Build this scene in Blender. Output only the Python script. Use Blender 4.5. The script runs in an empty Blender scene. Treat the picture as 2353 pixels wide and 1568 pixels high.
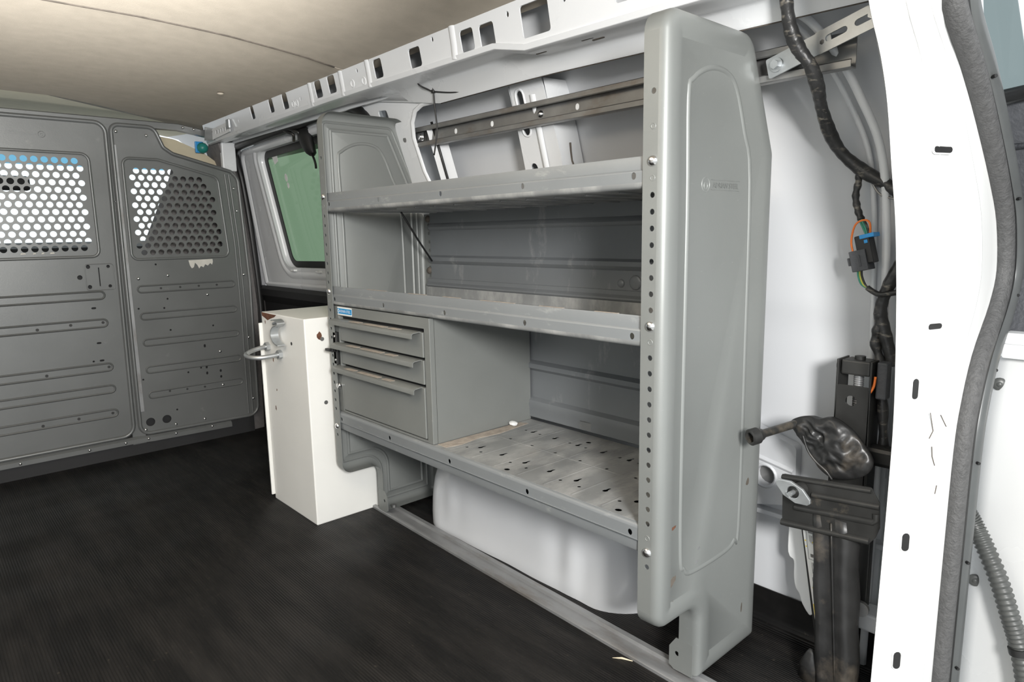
import bpy, bmesh, math, random
from mathutils import Vector, Matrix, noise
from mathutils.geometry import tessellate_polygon
random.seed(7)
SC = bpy.context.scene
COL = SC.collection

# ------------------------------------------------------------------ camera
cam_data = bpy.data.cameras.new('camera')
cam = bpy.data.objects.new('camera', cam_data)
COL.objects.link(cam)
cr = Vector((0.73908898, -0.67337055, -0.01787693))
cu = Vector((0.11992420, 0.10542054, 0.98717004))
cf = Vector((0.66284664, 0.73175038, -0.15866858))
cam.matrix_world = Matrix(((cr.x, cu.x, -cf.x, -0.86623857), (cr.y, cu.y, -cf.y, -0.60753803),
                           (cr.z, cu.z, -cf.z, 0.81991910), (0, 0, 0, 1)))
cam_data.sensor_fit = 'HORIZONTAL'
cam_data.sensor_width = 36.0
cam_data.lens = 36.0 * 1544.465 / 2353.0
cam_data.clip_start = 0.02
SC.camera = cam

# ------------------------------------------------------------------ world, lights, exposure
world = bpy.data.worlds.new('overcast_sky')
SC.world = world
world.use_nodes = True
bg = world.node_tree.nodes['Background']
bg.inputs[0].default_value = (0.93, 0.97, 1.0, 1)
bg.inputs[1].default_value = 1.08


def area(name, loc, target, size, energy, color=(1, 1, 1), spread=180.0):
    d = bpy.data.lights.new(name, 'AREA')
    d.shape = 'DISK'
    d.size = size
    d.energy = energy
    d.color = color
    d.spread = math.radians(spread)
    o = bpy.data.objects.new(name, d)
    COL.objects.link(o)
    o.location = loc
    o.rotation_euler = (Vector(target) - Vector(loc)).to_track_quat('-Z', 'Y').to_euler()
    return o


area('camera_flash', (-0.98, -1.28, 1.09), (0.25, 1.1, 0.6), 0.34, 49.0, (1.0, 0.985, 0.96))
area('bounce_flash', (-1.02, -0.55, 0.48), (-0.84, 0.45, 1.32), 0.24, 24.0, (1.0, 0.99, 0.97), 55.0)
SC.view_settings.view_transform = 'Standard'
SC.view_settings.look = 'None'
SC.view_settings.gamma = 1.0
SC.view_settings.use_curve_mapping = False
SC.view_settings.exposure = 0.2

# ------------------------------------------------------------------ materials


def nodes_of(name):
    m = bpy.data.materials.new(name)
    m.use_nodes = True
    nt = m.node_tree
    return m, nt, nt.nodes['Principled BSDF']


def paint(name, base, rough=0.4, metal=0.0, var=0.06, scale=6.0, bump=0.0, bscale=150.0, dirt=None,
          rvar=0.08, stretch=(1, 1, 1), spec=0.5, coat=0.0):
    m, nt, p = nodes_of(name)
    N, L = nt.nodes, nt.links
    tc = N.new('ShaderNodeTexCoord')
    mp = N.new('ShaderNodeMapping')
    mp.inputs['Scale'].default_value = stretch
    L.new(tc.outputs['Object'], mp.inputs[0])
    n1 = N.new('ShaderNodeTexNoise')
    n1.inputs['Scale'].default_value = scale
    n1.inputs['Detail'].default_value = 6
    L.new(mp.outputs[0], n1.inputs['Vector'])
    cr_ = N.new('ShaderNodeValToRGB')
    cr_.color_ramp.elements[0].position = 0.3
    cr_.color_ramp.elements[1].position = 0.7
    a = [max(0, c * (1 - var)) for c in base]
    b = [min(1, c * (1 + var)) for c in base]
    cr_.color_ramp.elements[0].color = (*a, 1)
    cr_.color_ramp.elements[1].color = (*b, 1)
    L.new(n1.outputs['Fac'], cr_.inputs[0])
    out = cr_.outputs[0]
    for k, (dc, lo, hi, ds, dstr, amt) in enumerate(dirt or []):
        m2 = N.new('ShaderNodeMapping')
        m2.inputs['Scale'].default_value = dstr
        m2.inputs['Location'].default_value = (1.7 * k, 3.1 * k, 0.4)
        L.new(tc.outputs['Object'], m2.inputs[0])
        n2 = N.new('ShaderNodeTexNoise')
        n2.inputs['Scale'].default_value = ds
        n2.inputs['Detail'].default_value = 8
        n2.inputs['Roughness'].default_value = 0.65
        L.new(m2.outputs[0], n2.inputs['Vector'])
        r2 = N.new('ShaderNodeValToRGB')
        r2.color_ramp.elements[0].position = lo
        r2.color_ramp.elements[1].position = hi
        r2.color_ramp.elements[1].color = (amt, amt, amt, 1)
        L.new(n2.outputs['Fac'], r2.inputs[0])
        mx = N.new('ShaderNodeMixRGB')
        L.new(r2.outputs[0], mx.inputs[0])
        L.new(out, mx.inputs[1])
        mx.inputs[2].default_value = (*dc, 1)
        out = mx.outputs[0]
    L.new(out, p.inputs['Base Color'])
    p.inputs['Metallic'].default_value = metal
    p.inputs['Specular IOR Level'].default_value = spec
    if coat:
        p.inputs['Coat Weight'].default_value = coat
        p.inputs['Coat Roughness'].default_value = 0.15
    mr = N.new('ShaderNodeMapRange')
    mr.inputs['To Min'].default_value = max(0.02, rough - rvar)
    mr.inputs['To Max'].default_value = min(1, rough + rvar)
    L.new(n1.outputs['Fac'], mr.inputs[0])
    L.new(mr.outputs[0], p.inputs['Roughness'])
    if bump:
        n3 = N.new('ShaderNodeTexNoise')
        n3.inputs['Scale'].default_value = bscale
        n3.inputs['Detail'].default_value = 3
        L.new(mp.outputs[0], n3.inputs['Vector'])
        bp = N.new('ShaderNodeBump')
        bp.inputs['Strength'].default_value = bump
        bp.inputs['Distance'].default_value = 0.002
        L.new(n3.outputs['Fac'], bp.inputs['Height'])
        L.new(bp.outputs[0], p.inputs['Normal'])
    return m


def glass(name, tint, refl_rough=0.02, mixf=0.0):
    m, nt, p = nodes_of(name)
    N, L = nt.nodes, nt.links
    tr = N.new('ShaderNodeBsdfTransparent')
    tr.inputs[0].default_value = (*tint, 1)
    gl = N.new('ShaderNodeBsdfGlossy')
    gl.inputs['Roughness'].default_value = refl_rough
    lw = N.new('ShaderNodeLayerWeight')
    lw.inputs['Blend'].default_value = 0.5
    pw_ = N.new('ShaderNodeMath')
    pw_.operation = 'POWER'
    pw_.inputs[1].default_value = 4.0
    L.new(lw.outputs['Facing'], pw_.inputs[0])
    fr = N.new('ShaderNodeMath')
    fr.operation = 'MULTIPLY_ADD'
    fr.inputs[1].default_value = 0.25
    fr.inputs[2].default_value = 0.02
    L.new(pw_.outputs[0], fr.inputs[0])
    mx = N.new('ShaderNodeMixShader')
    L.new(fr.outputs[0], mx.inputs[0])
    L.new(tr.outputs[0], mx.inputs[1])
    L.new(gl.outputs[0], mx.inputs[2])
    L.new(mx.outputs[0], nt.nodes['Material Output'].inputs[0])
    return m


DUST = ((0.42, 0.36, 0.29), 0.52, 0.72, 7, (1, 1, 1), 0.55)
M = {}
M['grey'] = paint('grey_powder_coat', (0.205, 0.215, 0.208), 0.42, 0.2, 0.05, 4, 0.03, 400,
                  [((0.42, 0.42, 0.41), 0.66, 0.74, 60, (1, 1, 4), 0.3)])
M['grey_dusty'] = paint('grey_dusty_shelf', (0.25, 0.258, 0.258), 0.5, 0.15, 0.14, 10, 0.05, 300,
                        [((0.50, 0.50, 0.49), 0.44, 0.70, 8, (1, 2.0, 1), 0.75),
                         ((0.42, 0.38, 0.33), 0.62, 0.78, 6, (1, 1, 1), 0.4)])
M['back'] = paint('grey_back_panel', (0.195, 0.207, 0.217), 0.45, 0.28, 0.06, 5, 0.03, 300,
                  [((0.50, 0.50, 0.49), 0.60, 0.72, 14, (1, 1, 0.4), 0.4)])
M['lip'] = paint('grey_shelf_lip', (0.232, 0.247, 0.256), 0.42, 0.25, 0.05, 5, 0.03, 300,
                 [((0.42, 0.43, 0.42), 0.60, 0.70, 22, (1, 0.6, 1.6), 0.5)])
M['cabinet'] = paint('grey_cabinet_paint', (0.195, 0.204, 0.196), 0.42, 0.1, 0.05, 6, 0.04, 350,
                     [((0.5, 0.5, 0.48), 0.68, 0.74, 45, (1, 1, 1), 0.3)])
M['dust'] = paint('tan_dust', (0.35, 0.305, 0.26), 0.9, 0, 0.2, 60, 0.3, 300)
M['bulkhead'] = paint('bulkhead_grey', (0.172, 0.178, 0.176), 0.36, 0.35, 0.06, 5, 0.05, 320,
                      [((0.34, 0.34, 0.32), 0.64, 0.76, 20, (1, 1, 1), 0.25)])
M['white'] = paint('white_body_paint', (0.60, 0.613, 0.632), 0.36, 0, 0.015, 3, 0, 100,
                   [((0.22, 0.19, 0.16), 0.745, 0.78, 30, (1, 1, 1), 0.45)], coat=0.3)
M['white_clean'] = paint('white_frame_paint', (0.70, 0.715, 0.73), 0.28, 0, 0.012, 3, 0, 100, coat=0.3)
M['white_pillar'] = paint('white_pillar_paint', (0.64, 0.645, 0.64), 0.25, 0, 0.012, 3, 0, 100,
                          [((0.25, 0.23, 0.2), 0.76, 0.78, 38, (1, 1, 1), 0.7)], coat=0.4)
M['box_side'] = paint('white_box_paint', (0.80, 0.80, 0.77), 0.42, 0, 0.03, 5, 0.03, 200,
                      [((0.30, 0.14, 0.06), 0.72, 0.76, 14, (1, 1, 1), 0.8),
                       ((0.12, 0.11, 0.10), 0.74, 0.77, 50, (1, 1, 1), 0.6)])
M['rust'] = paint('brown_rust', (0.13, 0.055, 0.03), 0.85, 0, 0.4, 60, 0.4, 200)
M['headliner'] = paint('beige_headliner', (0.44, 0.392, 0.325), 0.95, 0, 0.05, 25, 0.25, 500, spec=0.1)
M['cab_light_shade'] = paint('windshield_lit_headliner', (0.84, 0.79, 0.62), 0.9, 0, 0.03, 25, 0.15, 500, spec=0.1)  # pale yellow stands in for windshield light on the cab headliner
M['zinc'] = paint('zinc_steel', (0.50, 0.52, 0.53), 0.38, 0.8, 0.12, 40, 0.05, 200)
M['chrome'] = paint('bright_bolt', (0.80, 0.80, 0.80), 0.18, 1.0, 0.05, 40)
M['steel'] = paint('dull_strut_steel', (0.30, 0.30, 0.295), 0.42, 0.75, 0.18, 16, 0.06, 120,
                   [((0.20, 0.15, 0.11), 0.52, 0.72, 18, (1, 0.4, 1), 0.7)])
M['alu'] = paint('worn_aluminium', (0.33, 0.335, 0.34), 0.45, 0.55, 0.12, 12, 0.08, 160,
                 [((0.20, 0.175, 0.15), 0.50, 0.70, 9, (2, 0.6, 1), 0.75)])
M['black_metal'] = paint('black_steel', (0.022, 0.022, 0.021), 0.42, 0.1, 0.3, 14, 0.06, 160,
                         [((0.20, 0.165, 0.12), 0.58, 0.72, 12, (1, 1, 1), 0.5)])
M['black_plastic'] = paint('black_plastic', (0.012, 0.012, 0.012), 0.45, 0, 0.2, 20, 0.1, 200)
M['dark_void'] = paint('dark_trim_and_shade', (0.016, 0.016, 0.017), 0.6, 0, 0.2, 10, 0.1, 300)
M['vinyl'] = paint('black_vinyl', (0.016, 0.016, 0.016), 0.40, 0, 0.4, 22, 0.35, 45,
                   [((0.20, 0.165, 0.125), 0.54, 0.78, 13, (1, 1, 1), 0.45)])
M['rubber'] = paint('grey_rubber_seal', (0.07, 0.07, 0.07), 0.62, 0, 0.2, 120, 0.9, 260)
M['rubber_smooth'] = paint('smooth_grey_seal', (0.085, 0.09, 0.09), 0.32, 0.1, 0.08, 20)
M['black_rubber'] = paint('black_rubber_seal', (0.010, 0.010, 0.010), 0.42, 0, 0.2, 20)
M['tape'] = paint('black_cloth_tape', (0.025, 0.025, 0.025), 0.4, 0, 0.5, 30, 0.6, 90,
                  [((0.30, 0.27, 0.22), 0.55, 0.68, 40, (1, 1, 3), 0.6)])
M['teal'] = paint('teal_plastic', (0.02, 0.22, 0.19), 0.4)
M['blue'] = paint('blue_label', (0.01, 0.27, 0.60), 0.35, 0, 0.03)
M['blue_plastic'] = paint('blue_plastic', (0.03, 0.30, 0.68), 0.4)
M['paper'] = paint('white_label', (0.82, 0.82, 0.80), 0.5, 0, 0.02)
M['paper_torn'] = paint('torn_label_paper', (0.62, 0.60, 0.55), 0.8, 0, 0.08, 30)
M['ink'] = paint('black_ink', (0.03, 0.03, 0.03), 0.6)
M['yellow'] = paint('yellow_print', (0.85, 0.62, 0.02), 0.5)
M['orange'] = paint('orange_wire', (0.85, 0.20, 0.03), 0.4)
M['green_wire'] = paint('green_wire', (0.05, 0.30, 0.20), 0.4)
M['yellow_wire'] = paint('yellow_wire', (0.55, 0.55, 0.10), 0.4)
M['white_plastic'] = paint('white_plastic', (0.82, 0.83, 0.83), 0.35)
M['beige_plastic'] = paint('beige_plastic', (0.62, 0.55, 0.40), 0.6, 0, 0.04, 12, 0.1, 300)
M['seat'] = paint('grey_seat_fabric', (0.19, 0.18, 0.178), 0.9, 0, 0.12, 60, 0.3, 300, spec=0.15)
M['hose'] = paint('grey_hose_plastic', (0.065, 0.068, 0.065), 0.4, 0, 0.1, 20)
M['textured'] = paint('dark_grey_textured_trim', (0.065, 0.068, 0.075), 0.6, 0, 0.12, 60, 0.7, 160)
M['concrete'] = paint('pale_concrete', (0.55, 0.55, 0.53), 0.9, 0, 0.1, 4, 0.2, 30)
M['grime_and_gap'] = paint('dark_grime_and_gap', (0.10, 0.085, 0.07), 0.8, 0, 0.3, 50)
M['win_green'] = glass('green_privacy_glass', (0.40, 0.49, 0.39))
M['windshield'] = glass('clear_windshield_glass', (0.95, 0.975, 0.97))
M['wind_band'] = glass('blue_shade_band_glass', (0.42, 0.66, 0.78))
M['door_glass'] = glass('dark_rear_door_glass', (0.50, 0.55, 0.55))


def floor_mat():
    m, nt, p = nodes_of('black_ribbed_rubber')
    N, L = nt.nodes, nt.links
    tc = N.new('ShaderNodeTexCoord')
    wv = N.new('ShaderNodeTexWave')
    wv.wave_type = 'BANDS'
    wv.bands_direction = 'X'
    wv.inputs['Scale'].default_value = 55.0
    wv.inputs['Distortion'].default_value = 0.0
    L.new(tc.outputs['Object'], wv.inputs['Vector'])
    bp = N.new('ShaderNodeBump')
    bp.inputs['Strength'].default_value = 0.5
    bp.inputs['Distance'].default_value = 0.0018
    L.new(wv.outputs['Fac'], bp.inputs['Height'])
    n0 = N.new('ShaderNodeTexNoise')
    n0.inputs['Scale'].default_value = 2.2
    n0.inputs['Detail'].default_value = 2
    L.new(tc.outputs['Object'], n0.inputs['Vector'])
    b2 = N.new('ShaderNodeBump')
    b2.inputs['Strength'].default_value = 0.9
    b2.inputs['Distance'].default_value = 0.05
    L.new(n0.outputs['Fac'], b2.inputs['Height'])
    L.new(bp.outputs[0], b2.inputs['Normal'])
    L.new(b2.outputs[0], p.inputs['Normal'])
    mp = N.new('ShaderNodeMapping')
    mp.inputs['Scale'].default_value = (5, 0.8, 1)
    L.new(tc.outputs['Object'], mp.inputs[0])
    n1 = N.new('ShaderNodeTexNoise')
    n1.inputs['Scale'].default_value = 3.2
    n1.inputs['Detail'].default_value = 9
    n1.inputs['Roughness'].default_value = 0.7
    L.new(mp.outputs[0], n1.inputs['Vector'])
    r1 = N.new('ShaderNodeValToRGB')
    r1.color_ramp.elements[0].position = 0.42
    r1.color_ramp.elements[0].color = (0.0055, 0.0053, 0.0052, 1)
    r1.color_ramp.elements[1].position = 0.78
    r1.color_ramp.elements[1].color = (0.026, 0.0235, 0.0215, 1)
    L.new(n1.outputs['Fac'], r1.inputs[0])
    # fine dust specks
    n2 = N.new('ShaderNodeTexNoise')
    n2.inputs['Scale'].default_value = 90
    n2.inputs['Detail'].default_value = 4
    L.new(tc.outputs['Object'], n2.inputs['Vector'])
    r2 = N.new('ShaderNodeValToRGB')
    r2.color_ramp.elements[0].position = 0.69
    r2.color_ramp.elements[1].position = 0.78
    r2.color_ramp.elements[1].color = (0.5, 0.5, 0.5, 1)
    L.new(n2.outputs['Fac'], r2.inputs[0])
    mx = N.new('ShaderNodeMixRGB')
    L.new(r2.outputs[0], mx.inputs[0])
    L.new(r1.outputs[0], mx.inputs[1])
    mx.inputs[2].default_value = (0.10, 0.085, 0.065, 1)
    L.new(mx.outputs[0], p.inputs['Base Color'])
    p.inputs['Roughness'].default_value = 0.5
    p.inputs['Specular IOR Level'].default_value = 0.28
    return m


M['mat'] = floor_mat()

# ------------------------------------------------------------------ mesh helpers


class MB:
    def __init__(self):
        self.v, self.f = [], []

    def add(self, vs, fs):
        o = len(self.v)
        self.v += [tuple(p) for p in vs]
        self.f += [tuple(i + o for i in f) for f in fs]
        return self

    def box(self, lo, hi, rot=None, piv=None):
        x0, y0, z0 = lo
        x1, y1, z1 = hi
        vs = [Vector(p) for p in ((x0, y0, z0), (x1, y0, z0), (x1, y1, z0), (x0, y1, z0),
                                  (x0, y0, z1), (x1, y0, z1), (x1, y1, z1), (x0, y1, z1))]
        if rot is not None:
            c = Vector(piv) if piv is not None else (Vector(lo) + Vector(hi)) / 2
            vs = [rot @ (p - c) + c for p in vs]
        return self.add(vs, [(0, 3, 2, 1), (4, 5, 6, 7), (0, 1, 5, 4), (1, 2, 6, 5), (2, 3, 7, 6), (3, 0, 4, 7)])

    def tube(self, path, r, seg=10, closed=False, caps=True, flat=1.0, up=None):
        P = [Vector(p) for p in path]
        n = len(P)
        R = r if isinstance(r, (list, tuple)) else [r] * n
        rings = []
        prev = None
        for i in range(n):
            if closed:
                t = P[(i + 1) % n] - P[i - 1]
            else:
                t = P[min(i + 1, n - 1)] - P[max(i - 1, 0)]
            t.normalize()
            if prev is None:
                a = Vector(up) if up else (Vector((0, 0, 1)) if abs(t.z) < 0.9 else Vector((1, 0, 0)))
            else:
                a = prev
            a = (a - t * a.dot(t)).normalized()
            prev = a
            b = t.cross(a)
            rings.append([P[i] + (a * math.cos(2 * math.pi * k / seg) * flat + b * math.sin(2 * math.pi * k / seg)) * R[i]
                          for k in range(seg)])
        return self.loft(rings, closed, caps)

    def loft(self, rings, closed=False, caps=True, ringclosed=True):
        n, m = len(rings), len(rings[0])
        vs = [p for rg in rings for p in rg]
        fs = []
        for i in range(n if closed else n - 1):
            j = (i + 1) % n
            for k in range(m if ringclosed else m - 1):
                l = (k + 1) % m
                fs.append((i * m + k, i * m + l, j * m + l, j * m + k))
        if caps and not closed and ringclosed:
            fs.append(tuple(range(m))[::-1])
            fs.append(tuple((n - 1) * m + k for k in range(m)))
        return self.add(vs, fs)

    def cyl(self, p0, p1, r, seg=16, r1=None):
        return self.tube([p0, p1], [r, r if r1 is None else r1], seg)

    def sheet(self, outer, holes, mp, t0, t1, walls=True):
        loops = [list(outer)] + [list(h) for h in holes]
        flat = [p for l in loops for p in l]
        tris = tessellate_polygon([[Vector((a, b, 0)) for a, b in l] for l in loops])
        n = len(flat)
        vs = [mp(a, b, t0) for a, b in flat] + [mp(a, b, t1) for a, b in flat]
        fs = [tuple(t) for t in tris] + [tuple(n + i for i in t[::-1]) for t in tris]
        if walls:
            o = 0
            for l in loops:
                m = len(l)
                for k in range(m):
                    q = (k + 1) % m
                    fs.append((o + k, o + q, n + o + q, n + o + k))
                o += m
        return self.add(vs, fs)

    def bead(self, path, w, h, mp, closed=False):
        n = len(path)
        rings = []
        for i in range(n):
            if closed:
                a, b = path[i - 1], path[(i + 1) % n]
            else:
                a, b = path[max(i - 1, 0)], path[min(i + 1, n - 1)]
            tx, ty = b[0] - a[0], b[1] - a[1]
            l = math.hypot(tx, ty) or 1
            nx, ny = -ty / l, tx / l
            rg = []
            for s, hh in ((-0.5, 0), (-0.3, 0.7), (0, 1), (0.3, 0.7), (0.5, 0)):
                rg.append(mp(path[i][0] + nx * w * s, path[i][1] + ny * w * s, h * hh))
            rings.append(rg)
        return self.loft(rings, closed, False, False)

    def extrude(self, prof, mp, t0, t1, closed=False):
        """prof: open 2D polyline, mp(a, b, t)"""
        r0 = [mp(a, b, t0) for a, b in prof]
        r1 = [mp(a, b, t1) for a, b in prof]
        return self.loft([r0, r1], False, closed, closed)

    def build(self, name, m, parent=None, smooth=None, bev=None, solid=None, merge=False, loc=None):
        bm = bmesh.new()
        bv = [bm.verts.new(p) for p in self.v]
        for f in self.f:
            try:
                bm.faces.new([bv[i] for i in f])
            except ValueError:
                pass
        if merge:
            bmesh.ops.remove_doubles(bm, verts=bm.verts[:], dist=1e-5)
        bmesh.ops.recalc_face_normals(bm, faces=bm.faces[:])
        if solid:
            bmesh.ops.solidify(bm, geom=bm.faces[:], thickness=solid)
            bmesh.ops.recalc_face_normals(bm, faces=bm.faces[:])
        if smooth is not None:
            for f in bm.faces:
                f.smooth = True
        if loc is not None:
            bmesh.ops.translate(bm, verts=bm.verts[:], vec=-Vector(loc))
        me = bpy.data.meshes.new(name)
        bm.to_mesh(me)
        bm.free()
        if smooth is not None and smooth < 180:
            me.set_sharp_from_angle(angle=math.radians(smooth))
        me.materials.append(M[m] if isinstance(m, str) else m)
        o = bpy.data.objects.new(name, me)
        COL.objects.link(o)
        if loc is not None:
            o.location = loc
        if parent is not None:
            attach(o, parent)
        if bev:
            b = o.modifiers.new('soft_edges', 'BEVEL')
            b.width = bev
            b.segments = 2
            b.limit_method = 'ANGLE'
            b.angle_limit = math.radians(40)
            if smooth is None:
                pass
        return o


def attach(o, parent):
    o.parent = parent
    loc = parent.location
    if parent.type == 'EMPTY':
        o.matrix_parent_inverse = Matrix.Translation(-Vector(loc))


def tag(o, label, cat, group=None):
    o['label'] = label
    o['category'] = cat
    if group:
        o['group'] = group
    return o


def struct(o):
    o['kind'] = 'structure'
    return o


def thing(name, label, cat, loc=(0, 0, 0), group=None):
    e = bpy.data.objects.new(name, None)
    e.empty_display_size = 0.05
    e.location = loc
    COL.objects.link(e)
    return tag(e, label, cat, group)


def circ(a, b, r, n=10, ry=None):
    ry = r if ry is None else ry
    return [(a + r * math.cos(2 * math.pi * k / n), b + ry * math.sin(2 * math.pi * k / n)) for k in range(n)]


def slot(a, b, la, lb, n=5):
    """rounded slot, full lengths la (a dir) and lb (b dir)"""
    r = min(la, lb) / 2
    pts = []
    if la >= lb:
        d = la / 2 - r
        for k in range(n + 1):
            t = -math.pi / 2 + math.pi * k / n
            pts.append((a + d + r * math.cos(t), b + r * math.sin(t)))
        for k in range(n + 1):
            t = math.pi / 2 + math.pi * k / n
            pts.append((a - d + r * math.cos(t), b + r * math.sin(t)))
    else:
        d = lb / 2 - r
        for k in range(n + 1):
            t = math.pi * k / n
            pts.append((a + r * math.cos(t), b + d + r * math.sin(t)))
        for k in range(n + 1):
            t = math.pi + math.pi * k / n
            pts.append((a + r * math.cos(t), b - d + r * math.sin(t)))
    return pts


def fillet(pts, n=6):
    """pts: (a, b, r) corners -> rounded polygon"""
    out = []
    N = len(pts)
    for i in range(N):
        a, b, r = pts[i]
        p = Vector((a, b))
        if r <= 0:
            out.append((a, b))
            continue
        p0 = Vector(pts[i - 1][:2])
        p1 = Vector(pts[(i + 1) % N][:2])
        u = (p0 - p).normalized()
        w = (p1 - p).normalized()
        ang = u.angle(w)
        if ang > math.pi - 0.02:
            out.append((a, b))
            continue
        d = min(r / math.tan(ang / 2), (p0 - p).length * 0.49, (p1 - p).length * 0.49)
        rr = d * math.tan(ang / 2)
        c = p + (u + w).normalized() * (rr / math.sin(ang / 2))
        s = p + u * d - c
        e = p + w * d - c
        a0 = math.atan2(s.y, s.x)
        a1 = math.atan2(e.y, e.x)
        da = (a1 - a0 + math.pi) % (2 * math.pi) - math.pi
        for k in range(n + 1):
            t = a0 + da * k / n
            out.append((c.x + rr * math.cos(t), c.y + rr * math.sin(t)))
    return out


def rrect(a0, b0, a1, b1, r, n=5):
    return fillet([(a0, b0, r), (a1, b0, r), (a1, b1, r), (a0, b1, r)], n)


def area2(p):
    return sum(p[i - 1][0] * p[i][1] - p[i][0] * p[i - 1][1] for i in range(len(p))) / 2


def inset(p, d):
    s = 1 if area2(p) > 0 else -1
    n = len(p)
    out = []
    for i in range(n):
        a, b, c = Vector(p[i - 1]), Vector(p[i]), Vector(p[(i + 1) % n])
        e1 = (b - a).normalized()
        e2 = (c - b).normalized()
        n1 = Vector((-e1.y, e1.x)) * s
        n2 = Vector((-e2.y, e2.x)) * s
        m = n1 + n2
        if m.length < 1e-6:
            m = n1
        m.normalize()
        k = d / max(0.35, m.dot(n1))
        q = b + m * k
        out.append((q.x, q.y))
    return out


def smooth_path(pts, n=6, closed=False):
    P = [Vector(p) for p in pts]
    m = len(P)
    out = []
    for i in range(m if closed else m - 1):
        if closed:
            a, b, c, d = P[i - 1], P[i], P[(i + 1) % m], P[(i + 2) % m]
        else:
            a, b, c, d = P[max(i - 1, 0)], P[i], P[i + 1], P[min(i + 2, m - 1)]
        for k in range(n):
            t = k / n
            out.append(0.5 * ((2 * b) + (c - a) * t + (2 * a - 5 * b + 4 * c - d) * t * t + (3 * b - a - 3 * c + d) * t ** 3))
    if not closed:
        out.append(P[-1])
    return out


def mapX(x0, sgn=-1):
    """plane X = x0; (a, b) = (Y, Z); height t pushes along sgn*X"""
    return lambda a, b, t: (x0 + sgn * t, a, b)


def mapY(y0, sgn=-1):
    return lambda a, b, t: (a, y0 + sgn * t, b)


def mapZ(z0, sgn=1):
    return lambda a, b, t: (a, b, z0 + sgn * t)


def dome(mb, c, axis, r, h, seg=12, rings=3):
    axis = Vector(axis).normalized()
    a = Vector((0, 0, 1)) if abs(axis.z) < 0.9 else Vector((1, 0, 0))
    a = (a - axis * a.dot(axis)).normalized()
    b = axis.cross(a)
    c = Vector(c)
    rg = []
    for i in range(rings + 1):
        t = math.pi / 2 * i / rings
        rr = max(r * math.cos(t), r * 0.05)
        rg.append([c + axis * (h * math.sin(t)) + (a * math.cos(2 * math.pi * k / seg) + b * math.sin(2 * math.pi * k / seg)) * rr
                   for k in range(seg)])
    return mb.loft(rg)


def text_obj(name, s, size, mp, m, parent, depth=0.0006, width=None):
    """lettering laid in a plane by mp(a, b, t); a runs along the reading direction"""
    cd = bpy.data.curves.new(name, 'FONT')
    cd.body = s
    cd.size = size
    cd.resolution_u = 2
    to = bpy.data.objects.new(name, cd)
    COL.objects.link(to)
    dg = bpy.context.evaluated_depsgraph_get()
    me = to.evaluated_get(dg).to_mesh()
    vs = [v.co.copy() for v in me.vertices]
    fs = [tuple(p.vertices) for p in me.polygons]
    to.evaluated_get(dg).to_mesh_clear()
    bpy.data.objects.remove(to)
    w = max(v.x for v in vs) or 1
    k = (width / w) if width else 1
    mb = MB()
    mb.add([mp(v.x * k, v.y, depth) for v in vs], fs)
    return mb.build(name, m, parent)


FZ = -0.012      # floor level
L = 1.116        # shelf unit length along Y
# =================================================================== SETTING
# ---- floor mat with turned-up edge along the wall
mb = MB()
prof = [(-1.66, FZ), (-0.6, FZ), (0.38, FZ), (0.398, FZ + 0.004), (0.409, FZ + 0.016), (0.413, FZ + 0.035), (0.416, 0.066)]
mb.extrude(prof, lambda a, b, t: (a, t, b), -0.295, 3.3)
struct(mb.build('floor', 'mat', smooth=60, solid=0.004))

# ---- ground outside
mb = MB()
mb.add([(-7, -7, -0.62), (7, -7, -0.62), (7, 9, -0.62), (-7, 9, -0.62)], [(0, 1, 2, 3)])
mb.box((-7, -7, -0.72), (7, 9, -0.625))
struct(mb.build('ground', 'concrete'))

# ---- ceiling: two headliner boards with the joint between them
CEIL = [(-1.36, 1.262), (-1.1, 1.288), (-0.85, 1.302), (-0.62, 1.307), (-0.40, 1.304), (-0.2, 1.294), (0.0, 1.278), (0.118, 1.262), (0.16, 1.255)]


def ceil_board(ya, yb, dz0, dz1, m='headliner'):
    """ya(x), yb(x): rear and front edges of the board"""
    mb = MB()
    rings = []
    ny = 8
    fine = []
    for (x0, z0), (x1, z1) in zip(CEIL, CEIL[1:]):
        for k in range(3):
            fine.append((x0 + (x1 - x0) * k / 3, z0 + (z1 - z0) * k / 3))
    fine.append(CEIL[-1])
    for i in range(ny + 1):
        t = i / ny
        dz = 0.012 + dz0 + (dz1 - dz0) * t
        bot = [(x, ya(x) + (yb(x) - ya(x)) * t, z + dz) for x, z in fine]
        rings.append(bot + [(x, y, z + 0.008) for x, y, z in bot[::-1]])
    mb.loft(rings)
    return mb.build('headliner_board', m, ce, smooth=40)


ce = bpy.data.objects.new('ceiling', None)
COL.objects.link(ce)
ce.location = (-0.62, 1.0, 1.3)
struct(ce)
ceil_board(lambda x: -0.30, lambda x: 1.145 + 0.010 * math.sin(7 * x), 0.010, 0.002)
ceil_board(lambda x: 1.151 + 0.010 * math.sin(7 * x), lambda x: 2.232 + 0.22 * max(0, (x + 0.4) / 0.45) ** 1.2, 0.0015, -0.002)
ceil_board(lambda x: 2.236 + 0.22 * max(0, (x + 0.4) / 0.45) ** 1.2, lambda x: 2.95, 0.006, 0.035, 'cab_light_shade')  # cab headliner, tilted up forward to catch windshield light
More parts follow.
